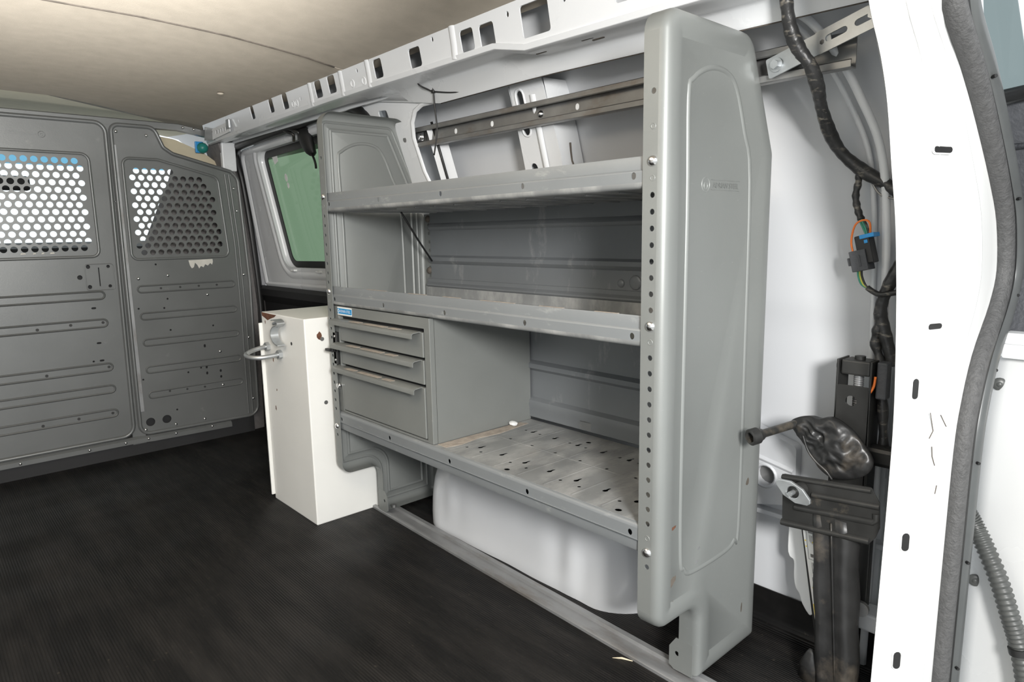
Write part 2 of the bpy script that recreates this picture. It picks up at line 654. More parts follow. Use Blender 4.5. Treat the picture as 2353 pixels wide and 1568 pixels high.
# dark joint lip along the seam
mb = MB()
mb.tube([(x, 1.148 + 0.010 * math.sin(7 * x), -0.0 + z + 0.0165) for x, z in [(CEIL[i][0] + (CEIL[i + 1][0] - CEIL[i][0]) * k / 4, CEIL[i][1] + (CEIL[i + 1][1] - CEIL[i][1]) * k / 4) for i in range(1, 7) for k in range(4)]], 0.0055, 6)
mb.build('seam_lip', 'grime_and_gap', ce, smooth=180)
for (x, y) in ((-0.02, 0.46), (-0.02, 1.72), (-0.62, 1.75)):
    mb = MB()
    zz = 1.284 if x > -0.3 else 1.316
    dome(mb, (x, y, zz + 0.003), (0, 0, -1), 0.011, 0.006)
    mb.build('trim_clip', 'black_plastic' if y < 1 else 'headliner', ce, smooth=180)

# ---- left wall of the van (out of view, closes the space)
mb = MB()
mb.extrude([(-1.68, FZ - 0.02), (-1.70, 0.5), (-1.62, 1.0), (-1.50, 1.2), (-1.34, 1.29)], lambda a, b, t: (a, t, b), -0.32, 2.3)
struct(mb.build('wall_left', 'white_clean', smooth=60, solid=0.006))

# ---- roof skin above the headliner
mb = MB()
mb.extrude([(-1.62, 1.16), (-1.5, 1.30), (-1.2, 1.37), (-0.62, 1.40), (-0.1, 1.37), (0.22, 1.30), (0.40, 1.16)], lambda a, b, t: (a, t, b), -0.34, 2.98)
struct(mb.build('roof', 'white_clean', smooth=60, solid=0.004))

# ---- right wall outer skin
WALL = [(0.42, -0.05), (0.425, 0.10), (0.437, 0.35), (0.444, 0.60), (0.444, 0.645), (0.439, 0.66), (0.437, 0.69), (0.432, 0.85), (0.405, 1.0), (0.365, 1.12), (0.33, 1.20), (0.30, 1.26)]
mb = MB()
mb.extrude(WALL, lambda a, b, t: (a, t, b), -0.30, 1.30)
wr = struct(mb.build('wall_right', 'white', smooth=70, solid=0.003))
# stamped recess box low on the wall beside the jack
mb = MB()
o = fillet([(-0.034, 0.39, 0.012), (0.10, 0.43, 0.0), (0.10, 0.235, 0.0), (-0.01, 0.262, 0.01), (-0.036, 0.30, 0.01)])
mb.sheet(o, [circ(0.029, 0.315, 0.021, 16)], mapX(0.433), 0.0, 0.024)
mb.bead([(0.10, 0.363), (-0.03, 0.338)], 0.012, 0.004, lambda a, b, t: (0.409 - t, a, b))
mb.bead(circ(0.029, 0.315, 0.024, 18), 0.007, 0.003, lambda a, b, t: (0.409 - t, a, b), True)
o_ = mb.build('stamped_bracket', 'white', wr, smooth=35)
mb = MB()
mb.sheet(circ(0.029, 0.315, 0.03, 14), [], mapX(0.431), 0, 0.002)
mb.build('recess_backing', 'steel', wr)
# raised lower strip
mb = MB()
mb.box((0.405, -0.25, 0.232), (0.432, 0.30, 0.242))
mb.build('ledge', 'white', wr, bev=0.002)
# little scuffs with a shape of their own
for (y, z, sy, sz, rx) in ((0.022, 0.823, 0.003, 0.010, 0.5), (0.0, 0.578, 0.007, 0.004, 0.2), (0.022, 0.570, 0.008, 0.006, 0),
                           (0.012, 0.672, 0.016, 0.0008, 0.03), (-0.045, 0.565, 0.03, 0.0010, 0.0), (0.01, 0.13, 0.005, 0.002, 0.2)):
    mb = MB()
    for (xa, za), (xb, zb) in zip(WALL, WALL[1:]):
        if za <= z <= zb:
            x = xa + (xb - xa) * (z - za) / (zb - za) + 0.0002
    pts = [(y + sy * math.cos(t) * random.uniform(0.6, 1.1) + rx * sz * math.sin(t), z + sz * math.sin(t) * random.uniform(0.6, 1.1)) for t in [2 * math.pi * k / 11 for k in range(11)]]
    mb.sheet(pts, [], mapX(x), 0, 0.0007)
    mb.build('scuff', 'grime_and_gap', wr)

# ---- roof side rail (trim_1): perforated box section under the roof edge
RX = lambda z: 0.112 + (1.29 - z) * 0.2
railmap = lambda a, b, t: (RX(b) + t, a, b)
low = [(-0.30, 1.178), (0.20, 1.184), (0.44, 1.187), (0.53, 1.207), (0.75, 1.208), (1.0, 1.210), (1.3, 1.210), (1.93, 1.203), (2.32, 1.20)]
outer = low + [(2.32, 1.30), (-0.30, 1.30)]
holes = []
for (y0, y1, z0, z1) in ((0.361, 0.439, 1.208, 1.268), (0.590, 0.636, 1.219, 1.264), (0.522, 0.570, 1.214, 1.261), (0.79, 0.838, 1.222, 1.266),
                         (0.962, 1.002, 1.226, 1.272), (1.212, 1.256, 1.228, 1.275), (1.296, 1.338, 1.228, 1.275), (1.528, 1.567, 1.228, 1.275),
                         (1.638, 1.672, 1.232, 1.275), (1.80, 1.83, 1.232, 1.275), (0.13, 0.20, 1.216, 1.27), (0.26, 0.30, 1.25, 1.28)):
    holes.append(rrect(y0, z0, y1, z1, 0.007, 4))
for (y, z) in ((0.475, 1.262), (0.318, 1.253), (0.735, 1.268), (1.085, 1.262), (1.44, 1.243), (1.95, 1.243), (1.02, 1.278)):
    holes.append(circ(y, z, 0.0045, 8, 0.006))
mb = MB()
mb.sheet(outer, holes, railmap, 0, 0.003)
rail = struct(mb.build('trim_1', 'white_clean'))
# underside and header band
mb = MB()
st = [(-0.30, 0.212, 1.176, 0.228, 1.150), (0.44, 0.214, 1.192, 0.228, 1.165), (0.53, 0.200, 1.210, 0.226, 1.165), (0.86, 0.195, 1.206, 0.224, 1.162), (1.00, 0.19, 1.205, 0.225, 1.185), (1.25, 0.178, 1.212, 0.212, 1.224), (2.32, 0.172, 1.206, 0.208, 1.216)]


def lowz(y):
    for (a, za), (b, zb) in zip(low, low[1:]):
        if a <= y <= b:
            return za + (zb - za) * (y - a) / (b - a)
    return low[-1][1]


rings = []
for (y, x1, z1, x2, z2) in st:
    z0 = lowz(y)
    rings.append([(RX(z0 + 0.012) + 0.0, y, z0 + 0.012), (RX(z0 + 0.004) + 0.002, y, z0 + 0.003), (RX(z0) + 0.010, y, z0), (x1 - 0.012, y, z1 + 0.001), (x1, y, z1 - 0.003), (x2, y, z2), (x2 + 0.004, y, z2 - 0.004)])
mb.loft(rings, False, False, False)
mb.build('header_band', 'white_clean', rail, smooth=40, solid=0.003)
mb = MB()
mb.tube([(x2 + 0.006, y, z2 - 0.005) for y, x1, z1, x2, z2 in st[:4]], 0.0022, 6)
mb.build('header_gap_shade', 'grime_and_gap', rail, smooth=180)  # dark tube stands for shade in the gap under the header
mb = MB()
mb.box((0.205, -0.28, 1.20), (0.212, 2.3, 1.31))
mb.build('inner_web', 'white_clean', rail)
# folds beside the openings, dimples
mb = MB()
for y in (0.665, 1.035, 1.18, 1.37):
    mb.bead([(y, 1.212), (y - 0.004, 1.24), (y - 0.006, 1.285)], 0.022, 0.004, lambda a, b, t: (RX(b) - t, a, b))
mb.build('stamped_fold', 'white_clean', rail, smooth=180)
for (y, z) in ((0.26, 1.262), (1.06, 1.232), (1.12, 1.235), (1.47, 1.235), (1.495, 1.235)):
    mb = MB()
    mb.bead(circ(y, z, 0.009, 14), 0.004, 0.0018, lambda a, b, t: (RX(b) - t, a, b), True)
    mb.build('dimple', 'white_clean', rail, smooth=180)
for (y, x) in ((0.30, 0.165), (0.285, 0.18), (0.43, 0.17), (0.10, 0.16), (0.62, 0.17)):
    mb = MB()
    z = lowz(y) + 0.0005
    mb.sheet(slot(x, y, 0.005, 0.03), [], lambda a, b, t: (a, b, z - t), 0, 0.0015)
    mb.build('drain_slot', 'grime_and_gap', rail)

# ---- wall post (trim_2): hat-section upright with slotted holes behind the shelf
PX = lambda z: 0.270 + (1.19 - z) * 0.30 if z > 0.85 else 0.372 + (0.85 - z) * 0.18
mb = MB()
o = fillet([(0.535, 0.30, 0), (0.655, 0.30, 0), (0.655, 0.98, 0), (0.648, 1.165, 0.01), (0.634, 1.187, 0.006), (0.62, 1.176, 0.01), (0.585, 1.172, 0.01), (0.565, 1.19, 0.008), (0.54, 1.185, 0.008), (0.532, 1.10, 0.02), (0.525, 1.0, 0.02)], 4)
mb.sheet(o, [slot(0.620, 1.105, 0.022, 0.10, 6), slot(0.622, 0.965, 0.024, 0.05, 6)], lambda a, b, t: (PX(b) + t, a, b), 0, 0.003)
post = struct(mb.build('trim_2', 'white_clean', smooth=40))
mb = MB()
for y in (0.532, 0.652):
    mb.loft([[(PX(z), y, z), (PX(z) + 0.07, y + (0.012 if y > 0.6 else -0.012), z)] for z in (0.3, 0.85, 1.0, 1.17)], False, False, False)
mb.bead([(0.577, 0.8), (0.577, 1.14)], 0.018, 0.006, lambda a, b, t: (PX(b) - t, a, b))
mb.bead(slot(0.620, 1.105, 0.028, 0.106, 6), 0.006, 0.003, lambda a, b, t: (PX(b) - t, a, b), True)
mb.build('side_flange', 'white_clean', post, smooth=60)
# sealant line beside post
mb = MB()
mb.tube([(PX(z) + 0.035, 0.522 + 0.003 * math.sin(z * 90), z) for z in [0.85 + 0.02 * k for k in range(10)]], 0.0022, 6)
mb.build('sealant_bead', 'grime_and_gap', post, smooth=180)

# ---- pillar between shelf and side door (trim_3)
CXF = lambda z: 0.222 + (1.215 - z) * 0.33
mb = MB()
o = [(1.205, 0.10), (1.205, 1.10), (1.225, 1.17), (1.25, 1.205), (1.10, 1.215), (0.97, 1.212), (0.90, 1.185), (0.90, 1.165), (0.955, 1.166), (0.992, 1.156), (1.02, 1.13), (1.035, 1.09), (1.03, 1.0), (1.0, 0.9), (0.99, 0.10)]
hs = [fillet([(1.125, 1.06, 0.006), (1.168, 1.06, 0.006), (1.178, 1.182, 0.008), (1.132, 1.178, 0.008)], 3)]
mb.sheet(o, hs, lambda a, b, t: (CXF(b) + t, a, b), 0, 0.004)
cp = struct(mb.build('trim_3', 'white_clean', smooth=40))
mb = MB()
mb.bead([(0.90, 1.168), (0.955, 1.169), (0.995, 1.158), (1.024, 1.13), (1.038, 1.09), (1.034, 1.0), (1.003, 0.9)], 0.012, 0.006, lambda a, b, t: (CXF(b) - t, a, b))
mb.build('rolled_edge', 'white_clean', cp, smooth=180)
mb = MB()
mb.box((0.30, 1.10, 1.06), (0.306, 1.24, 1.21))
mb.tube([(0.272, 1.16, 1.17), (0.288, 1.156, 1.12), (0.31, 1.152, 1.07)], 0.012, 8)
mb.build('inner_brace', 'white_clean', cp, smooth=60)
mb = MB()
mb.box((0.225, 1.262, 1.165), (0.242, 1.272, 1.20))
mb.build('clip_slot', 'black_plastic', cp)
# dark inner void strip between pillar edge and skin
mb = MB()
mb.loft([[(CXF(z) + 0.02, 0.995, z), (CXF(z) + 0.06, 0.965, z)] for z in (0.7, 0.9, 1.02, 1.12)], False, False, False)
mb.build('edge_flange', 'white_clean', cp, smooth=60)
mb = MB()
mb.tube([(CXF(z) + 0.032, 0.978, z) for z in (0.7, 0.9, 1.02, 1.13)], 0.004, 6)
mb.build('edge_seal', 'black_rubber', cp, smooth=180)

# ---- side door (door_1) with window_1
DX = lambda z: 0.262 + (1.17 - z) * 0.14
o = fillet([(1.27, 0.612, 0.03), (2.34, 0.600, 0.03), (2.315, 1.185, 0.05), (1.27, 1.205, 0.07)], 6)
wh = fillet([(1.50, 0.703, 0.05), (2.105, 0.695, 0.06), (2.165, 1.162, 0.04), (1.46, 1.178, 0.06)], 8)
mb = MB()
mb.sheet(o, [wh], lambda a, b, t: (DX(b) + t, a, b), 0, 0.01)
door1 = struct(mb.build('door_1', 'white_clean', smooth=40))
mb = MB()
rg = [[(DX(b) + d, a, b) for a, b in inset(wh, -i)] for i, d in ((0.0, 0.032), (0.002, 0.018), (0.010, 0.004), (0.024, -0.004), (0.038, -0.004), (0.05, 0.002))]
mb.loft([[Vector(p) for p in r] for r in rg], False, False, True)
mb.build('window_frame', 'white_clean', door1, smooth=60)
mb = MB()
rr = [[(DX(b) - d, a, b) for a, b in inset(o, i)] for i, d in ((0.0, 0.0), (0.006, 0.010), (0.02, 0.012), (0.028, 0.002))]
mb.loft(rr, False, False, True)
mb.build('door_edge', 'white_clean', door1, smooth=60)
# black glass border + glass + film strip
mb = MB()
mb.sheet(inset(wh, -0.004), [inset(wh, 0.026)], lambda a, b, t: (DX(b) + 0.028 + t, a, b), 0, 0.004)
mb.build('glass_border', 'black_rubber', door1, smooth=40)
mb = MB()
mb.sheet(inset(wh, 0.020), [], lambda a, b, t: (DX(b) + 0.034 + t, a, b), 0, 0.004)
w1 = struct(mb.build('window_1', 'win_green'))
mb = MB()
mb.sheet([(2.10, 1.15), (2.045, 1.16), (2.048, 1.118), (2.082, 1.108)], [], lambda a, b, t: (DX(b) + 0.0325 + t, a, b), 0, 0.0008)
mb.build('torn_sticker', 'paper', w1)
for (y, z, r) in ((2.005, 1.052, 0.012), (2.00, 1.022, 0.009)):
    mb = MB()
    mb.sheet(circ(y, z, r, 12, r * 1.3), [], lambda a, b, t: (DX(b) + 0.0332 + t, a, b), 0, 0.0006)
    mb.build('glass_spot', 'paper', w1)
for y in (1.80, 2.02):
    mb = MB()
    mb.box((DX(0.69) - 0.012, y - 0.016, 0.682), (DX(0.69) + 0.004, y + 0.016, 0.690))
    mb.build('drip_clip', 'white_plastic', door1, bev=0.002)
# lower door trim, black
mb = MB()
mb.loft([[(0.325, y, 0.612), (0.30, y, 0.600), (0.303, y, 0.572), (0.345, y, 0.535), (0.36, y, 0.36), (0.37, y, 0.0), (0.37, y, FZ)] for y in (1.22, 1.75, 2.46)], False, False, False)
mb.build('lower_trim', 'dark_void', door1, smooth=40, solid=0.004)
mb = MB()
mb.tube(smooth_path([(0.335, 2.14, 0.30), (0.325, 2.13, 0.46), (0.322, 2.06, 0.515), (0.326, 1.95, 0.50), (0.335, 1.90, 0.40), (0.335, 1.90, 0.30)], 6), 0.011, 8)
mb.build('pull_handle', 'black_plastic', door1, smooth=180)
mb = MB()
mb.tube([(0.312, 1.36, 0.40), (0.312, 1.44, 0.40), (0.312, 1.54, 0.40)], 0.0)
mb.v, mb.f = [], []
mb.box((0.30, 1.42, 0.30), (0.345, 1.72, 0.575))
mb.build('textured_pocket', 'textured', door1, bev=0.02)
# black rubber door seal
mb = MB()
sp = smooth_path([(0.284, 2.335, FZ + 0.02), (0.296, 2.335, 0.3), (0.301, 2.335, 0.528), (0.287, 2.335, 0.80), (0.267, 2.335, 1.035), (0.245, 2.325, 1.135), (0.232, 2.30, 1.180), (0.226, 2.185, 1.195), (0.225, 1.849, 1.203), (0.225, 1.506, 1.215), (0.225, 1.37, 1.219), (0.228, 1.275, 1.194), (0.236, 1.225, 1.148), (0.27, 1.21, 1.05), (0.31, 1.205, 0.9)], 8)
mb.tube(sp, 0.017, 10)
tag(mb.build('door_seal', 'black_rubber', smooth=180), 'black rubber seal framing the green-tinted side door window', 'seal')
# grey pillar strip beside the bulkhead
mb = MB()
mb.loft([[(x0, 2.262, z), (x1 - 0.01, 2.270, z), (x1, 2.30, z), (x1 + 0.10, 2.42, z), (x0, 2.42, z)] for x0, x1, z in ((0.20, 0.262, FZ + 0.003), (0.20, 0.272, 0.53), (0.20, 0.255, 0.80), (0.19, 0.232, 1.05), (0.15, 0.20, 1.20))])
struct(mb.build('trim_4', 'seat', smooth=30))
mb = MB()
mb.box((0.16, 2.25, 1.09), (0.215, 2.275, 1.205))
mb.build('roof_corner', 'white_clean', rail, bev=0.004)

# ---- window latch on side door
t = thing('window_latch', 'black hinged window latch with bent arms above the tinted side window', 'latch', (0.235, 1.69, 1.15))
mb = MB()
mb.box((0.205, 1.775, 1.232), (0.23, 1.87, 1.250))
mb.build('mount', 'black_metal', t, bev=0.004)
for y in (1.80, 1.845):
    mb = MB()
    mb.tube(smooth_path([(0.214, y, 1.238), (0.212, y - 0.02, 1.215), (0.22, y - 0.08, 1.19), (0.232, y - 0.10, 1.18), (0.24, y - 0.085, 1.16)], 5), 0.0055, 8)
    mb.build('arm', 'black_metal', t, smooth=180)
mb = MB()
rg = []
for (z, y, ry, rx) in ((1.205, 1.70, 0.012, 0.010), (1.195, 1.70, 0.034, 0.018), (1.165, 1.692, 0.040, 0.022), (1.135, 1.68, 0.036, 0.020), (1.11, 1.665, 0.026, 0.016), (1.10, 1.66, 0.01, 0.008)):
    rg.append([(0.248 + (1.2 - z) * 0.1 + rx * math.cos(k * math.pi / 6), y + ry * math.sin(k * math.pi / 6), z) for k in range(12)])
mb.loft(rg)
mb.build('housing', 'black_plastic', t, smooth=50)
mb = MB()
mb.tube(smooth_path([(0.252, 1.652, 1.105), (0.25, 1.635, 1.09), (0.252, 1.628, 1.07), (0.255, 1.632, 1.055)], 4), 0.004, 6)
mb.build('wire', 'black_plastic', t, smooth=180)

# ---- rear pillar (trim_5) with flared white face, beside the open rear door
PIL = [  # z, inner edge X (Y=-.25), weatherstrip X (Y=-.315)
    (1.30, -0.10, -0.02), (1.22, 0.0, 0.06), (1.15, 0.04, 0.10), (1.093, 0.068, 0.125), (1.04, 0.115, 0.215), (0.983, 0.150, 0.299), (0.90, 0.182, 0.405), (0.83, 0.210, 0.474), (0.744, 0.232, 0.506),
    (0.68, 0.244, 0.478), (0.602, 0.256, 0.400), (0.53, 0.264, 0.362), (0.461, 0.266, 0.346), (0.30, 0.261, 0.341), (0.06, 0.249, 0.338), (-0.10, 0.244, 0.337)]
PIL = [tuple(p) for p in smooth_path([(b, c, a) for a, b, c in PIL], 4)]
PIL = [(p[2], p[0], p[1]) for p in PIL]


def pil_pt(z, s):
    for (z0, a0, b0), (z1, a1, b1) in zip(PIL, PIL[1:]):
        if z1 <= z <= z0:
            k = (z0 - z) / (z0 - z1 + 1e-9)
            xi, xw = a0 + (a1 - a0) * k, b0 + (b1 - b0) * k
            return xi + (xw - xi) * s, -0.25 - 0.065 * s - 0.010 * math.sin(math.pi * s)
    return 0.2, -0.28


mb = MB()
rings = []
for (z, xi, xw) in PIL:
    r = [(xi + 0.14, -0.217, z), (xi + 0.075, -0.230, z), (xi + 0.03, -0.241, z), (xi + 0.008, -0.2475, z), (xi, -0.2505, z)]
    for s in (0.08, 0.2, 0.35, 0.5, 0.65, 0.8, 0.92):
        x, y = xi + (xw - xi) * s, -0.25 - 0.065 * s - 0.010 * math.sin(math.pi * s)
        r.append((x, y, z))
    r += [(xw, -0.315, z), (xw + 0.02, -0.322, z), (xw + 0.05, -0.322, z), (xw + 0.08, -0.30, z)]
    rings.append(r)
mb.loft(rings, False, False, False)
pil = struct(mb.build('trim_5', 'white_pillar', smooth=50, solid=0.002))
# flange behind the pillar toward the wall
mb = MB()
mb.loft([[(x, y, z) for x, y in ((xi + 0.12, -0.221), (xi + 0.16, -0.20), (0.44 - max(0, z - 0.9) * 0.3, -0.19))] for z, xi in ((-0.1, 0.25), (0.3, 0.26), (0.6, 0.256), (0.83, 0.21), (0.98, 0.16), (1.09, 0.08), (1.2, 0.02))], False, False, False)
mb.build('inner_flange', 'white_clean', pil, smooth=60, solid=0.002)
# stepped inner edge of the wall opening beside the pillar
mb = MB()
for dx, dy, rr in ((0.0, 0.0, 0.007), (0.03, 0.03, 0.005)):
    mb.tube(smooth_path([(0.40 + dx, -0.185 + dy, 0.0), (0.405 + dx, -0.185 + dy, 0.4), (0.40 + dx, -0.178 + dy, 0.75), (0.375 + dx, -0.17 + dy, 0.93), (0.33 + dx, -0.145 + dy, 1.03), (0.29 + dx, -0.11 + dy, 1.11), (0.275 + dx, -0.06 + dy, 1.168), (0.27 + dx, 0.0 + dy, 1.185)], 6), rr, 8)
mb.build('opening_edge', 'white_clean', pil, smooth=180)
# slots pressed through the pillar
for (z, s, ls, lz) in ((0.927, 0.45, 0.18, 0.008), (0.664, 0.34, 0.13, 0.008), (0.568, 0.22, 0.06, 0.032), (0.316, 0.27, 0.09, 0.030), (0.111, 0.30, 0.09, 0.030)):
    mb = MB()
    x0, y0 = pil_pt(z, s - ls / 2)
    x1, y1 = pil_pt(z, s + ls / 2)
    c = Vector(((x0 + x1) / 2, (y0 + y1) / 2, z))
    u = Vector((x1 - x0, y1 - y0, 0))
    w = u.length
    u.normalize()
    nrm = Vector((-abs(u.y), -abs(u.x), 0)).normalized()
    mb.sheet(slot(0, 0, w, lz), [], lambda a, b, t: tuple(c + u * a + Vector((0, 0, b)) + nrm * t), 0.0, 0.0022)
    mb.build('drain_slot', 'black_plastic', pil)
    mb = MB()
    mb.bead(slot(0, 0, w + 0.003, lz + 0.003), 0.003, 0.0028, lambda a, b, t: tuple(c + u * a + Vector((0, 0, b)) + nrm * t), True)
    mb.build('slot_rim', 'white_pillar', pil, smooth=180)
for (z, s_, pts) in ((0.50, 0.55, [(-0.012, 0.03), (-0.004, 0.0), (-0.010, -0.012)]), (0.505, 0.62, [(0.0, 0.02), (0.012, 0.0)]), (0.455, 0.60, [(-0.008, 0.02), (-0.006, 0.004), (0.0, -0.012)]), (0.40, 0.68, [(0.0, 0.01), (-0.002, -0.004)])):
    x, y = pil_pt(z, s_)
    mb = MB()
    mb.tube([(x + a * 0.9, pil_pt(z + b, s_)[1] - a * 0.5 - 0.0006, z + b) for a, b in pts], 0.0007, 5)
    mb.build('scuff', 'grime_and_gap', pil)
# long creases down the pillar
for s in (0.42, 0.78):
    mb = MB()
    pts = []
    for (z, xi, xw) in PIL:
        x, y = pil_pt(z, s)
        pts.append((x - 0.0, y + 0.0012, z))
    mb.tube(pts, 0.0022, 6)
    mb.build('crease', 'white_pillar', pil, smooth=180)

# ---- weatherstrip
ws = thing('weatherstrip', 'grey textured rubber weatherstrip curving down the rear door opening', 'weatherstrip', (0.34, -0.32, FZ))
mb = MB()
mb.tube([(xw + 0.012, -0.323, z) for z, xi, xw in PIL], 0.0145, 12)
mb.build('textured_bulb', 'rubber', ws, smooth=180)
mb = MB()
mb.tube([(xw + 0.030, -0.327, z) for z, xi, xw in PIL], 0.009, 10)
mb.build('groove', 'black_rubber', ws, smooth=180)
mb = MB()
mb.tube([(xw + 0.049, -0.329, z) for z, xi, xw in PIL], 0.0145, 12)
lip_o = mb.build('smooth_lip', 'rubber_smooth', ws, smooth=180)
for z in (1.02, 0.86, 0.70, 0.585, 0.44, 0.27, 0.08):
    for (z0, a0, b0), (z1, a1, b1) in zip(PIL, PIL[1:]):
        if z1 <= z <= z0:
            xw = b0
    mb = MB()
    mb.cyl((xw + 0.040, -0.338, z), (xw + 0.036, -0.3435, z), 0.0026, 8)
    mb.build('vent_hole', 'black_plastic', lip_o)

# ---- open rear door (door_2)
DR = [(1.17, 0.36), (1.05, 0.435), (0.95, 0.49), (0.83, 0.545), (0.74, 0.57), (0.66, 0.56), (0.60, 0.52), (0.50, 0.485), (0.40, 0.47), (0.2, 0.465), (-0.35, 0.46)]
mb = MB()


def drx(z):
    for (z0, a0), (z1, a1) in zip(DR, DR[1:]):
        if z1 <= z <= z0:
            return a0 + (a1 - a0) * (z0 - z) / (z0 - z1)
    return DR[0][1] if z > DR[0][0] else DR[-1][1]


zs = [0.595 - 0.94 * k / 18 for k in range(19)]
mb.loft([[(drx(z) + 0.08, -0.30, z), (drx(z) + 0.012, -0.325, z), (drx(z), -0.345, z), (drx(z) + 0.002, -0.6, z), (drx(z), -1.02, z), (drx(z) + 0.09, -1.03, z)] for z in zs], False, False, False)
dr = struct(mb.build('door_2', 'white_pillar', smooth=50, solid=0.003))
mb = MB()
zs = [0.625 + (1.008 - 0.625) * k / 10 for k in range(11)]
mb.loft([[(drx(z) + 0.06, -0.302, z), (drx(z) - 0.008, -0.318, z), (drx(z) - 0.014, -0.36, z), (drx(z) - 0.014, -1.0, z), (drx(z) + 0.04, -1.01, z)] for z in zs])
tr = mb.build('upper_trim_panel', 'textured', dr, smooth=50)
mb = MB()
mb.tube([(drx(0.945) - 0.012, -0.32, 0.942), (drx(0.945) - 0.014, -0.5, 0.945), (drx(0.945) - 0.014, -0.98, 0.945)], 0.005, 8)
mb.build('trim_ridge', 'textured', tr, smooth=180)
mb = MB()
mb.tube([(drx(1.02) - 0.012, -0.29, 1.012), (drx(1.03) - 0.018, -0.40, 1.022), (drx(1.03) - 0.018, -0.98, 1.03)], 0.012, 10)
mb.build('glass_seal', 'black_rubber', dr, smooth=180)
mb = MB()
zs = [1.03 + 0.16 * k / 5 for k in range(6)]
mb.loft([[(drx(z) + 0.012, -0.27, z), (drx(z) + 0.012, -0.33 - (1.19 - z) * 0.10, z)] for z in zs], False, False, False)
g = struct(mb.build('window_2', 'door_glass', smooth=60, solid=0.004))
# latch plate just under the trim
t = thing('latch_plate', 'white painted latch bracket on the inside of the open rear door', 'latch', (0.51, -0.40, 0.60))
mb = MB()
mb.box((0.492, -0.46, 0.597), (0.53, -0.336, 0.640))
mb.build('bracket', 'white_plastic', t, bev=0.003)
mb = MB()
mb.box((0.487, -0.45, 0.622), (0.4925, -0.339, 0.631))
mb.build('pull_bar', 'white_clean', t, bev=0.002)
mb = MB()
mb.box((0.489, -0.42, 0.600), (0.4925, -0.368, 0.618))
mb.build('recess', 'beige_plastic', t, bev=0.002)
# grommets
for (z, lb) in ((0.549, 'dark grey round rubber grommet high on white rear door panel'), (0.202, 'dark grey round rubber grommet beside the corrugated hose')):
    t = thing('grommet', lb, 'grommet', (drx(z), -0.333, z), 'rubber plugs on the rear door')
    x = drx(z) + 0.004
    mb = MB()
    dome(mb, (x, -0.335, z), (-1, -0.25, 0), 0.0115, 0.004, 16)
    mb.build('disc', 'hose', t, smooth=50)
    mb = MB()
    dome(mb, (x - 0.0038, -0.336, z), (-1, -0.25, 0), 0.0045, 0.002, 10)
    mb.build('hub', 'hose', t, smooth=50)
# corrugated hose
t = thing('corrugated_hose', 'ribbed grey corrugated wiring hose hanging on the white rear door', 'hose', (0.44, -0.40, 0.1))
hp = smooth_path([(0.435, -0.318, 0.34), (0.44, -0.33, 0.318), (0.435, -0.35, 0.285), (0.432, -0.376, 0.231), (0.43, -0.396, 0.176), (0.43, -0.412, 0.130), (0.43, -0.426, 0.07), (0.432, -0.437, 0.0), (0.44, -0.445, -0.06), (0.475, -0.45, -0.10)], 26)
mb = MB()
mb.tube(hp, [0.0125 if (k // 2) % 2 else 0.0150 for k in range(len(hp))], 14)
mb.build('corrugated_tube', 'hose', t, smooth=60)
mb = MB()
k = int(len(hp) * 0.56)
mb.tube([hp[k], hp[k + 5]], 0.0168, 14)
mb.build('clamp', 'black_plastic', t, smooth=40)

# ---- wheel arch
mb = MB()
rings = []
NA = 64
for m_ in range(13):
    t = m_ / 12
    z = FZ - 0.004 + 0.300 * math.sin(t * math.pi / 2)
    k = 1 - math.cos(t * math.pi / 2)          # how far the wall of the arch has leaned in
    ya, yb = 0.205 + 0.20 * k ** 1.4, 0.985 - 0.26 * k ** 1.2
    xa = 0.186 + 0.085 * k ** 2.2
    rg = []
    pl0 = rrect(xa, ya, 0.60, yb, 0.115 - 0.02 * t, 10)
    pl = []
    for q in range(len(pl0)):
        (x0_, y0_), (x1_, y1_) = pl0[q - 1], pl0[q]
        nn = 40 if q % 11 == 0 else 1
        pl += [(x0_ + (x1_ - x0_) * k_ / nn, y0_ + (y1_ - y0_) * k_ / nn) for k_ in range(nn)]
    for (x, y) in pl:
        x = min(x, 0.420)
        dent = 0.006 * math.sin(y * 62 + z * 9) * math.exp(-((y - 0.36) / 0.07) ** 2) * math.sin(min(1, z / 0.2 + 0.1) * math.pi) + 0.004 * math.sin(y * 75) * math.exp(-((y - 0.86) / 0.09) ** 2) * min(1, max(0, z) / 0.15) + 0.004 * noise.noise((y * 9, z * 7, 0.3))
        rg.append((x + (dent if x < 0.25 else 0), y, z))
    rings.append(rg)
mb.loft(rings)
wa = mb.build('wheel_arch', M['white'], smooth=60)
tag(wa, 'white dented wheel arch bulging under the bottom shelf', 'wheel arch')

# =================================================================== SHELVING UNIT
ZH = 0.8737
unit = thing('shelving_unit', 'tall grey steel van shelving unit with three shelves along the right wall', 'shelving', (0.17, 0.56, 0.0))
PAN = [(0.0, 0.150, 0.030), (0.0, 1.146, 0.034), (0.25, 1.146, 0.040), (0.337, 0.955, 0.03), (0.337, 0.001, 0.014), (0.128, 0.001, 0.008), (0.128, 0.150, 0.035)]
pan = fillet(PAN, 7)
if area2(pan) < 0:
    pan = pan[::-1]
EMB = [(0.066, 0.839), (0.062, 1.02), (0.074, 1.05), (0.12, 1.072), (0.17, 1.072), (0.202, 1.05), (0.232, 0.983), (0.257, 0.903), (0.262, 0.60), (0.262, 0.26), (0.247, 0.236), (0.222, 0.225), (0.155, 0.222), (0.096, 0.225), (0.078, 0.24), (0.069, 0.258), (0.065, 0.408)]
EMBS = [(p.x, p.y) for p in smooth_path([(a, b, 0) for a, b in EMB], 4, True)]


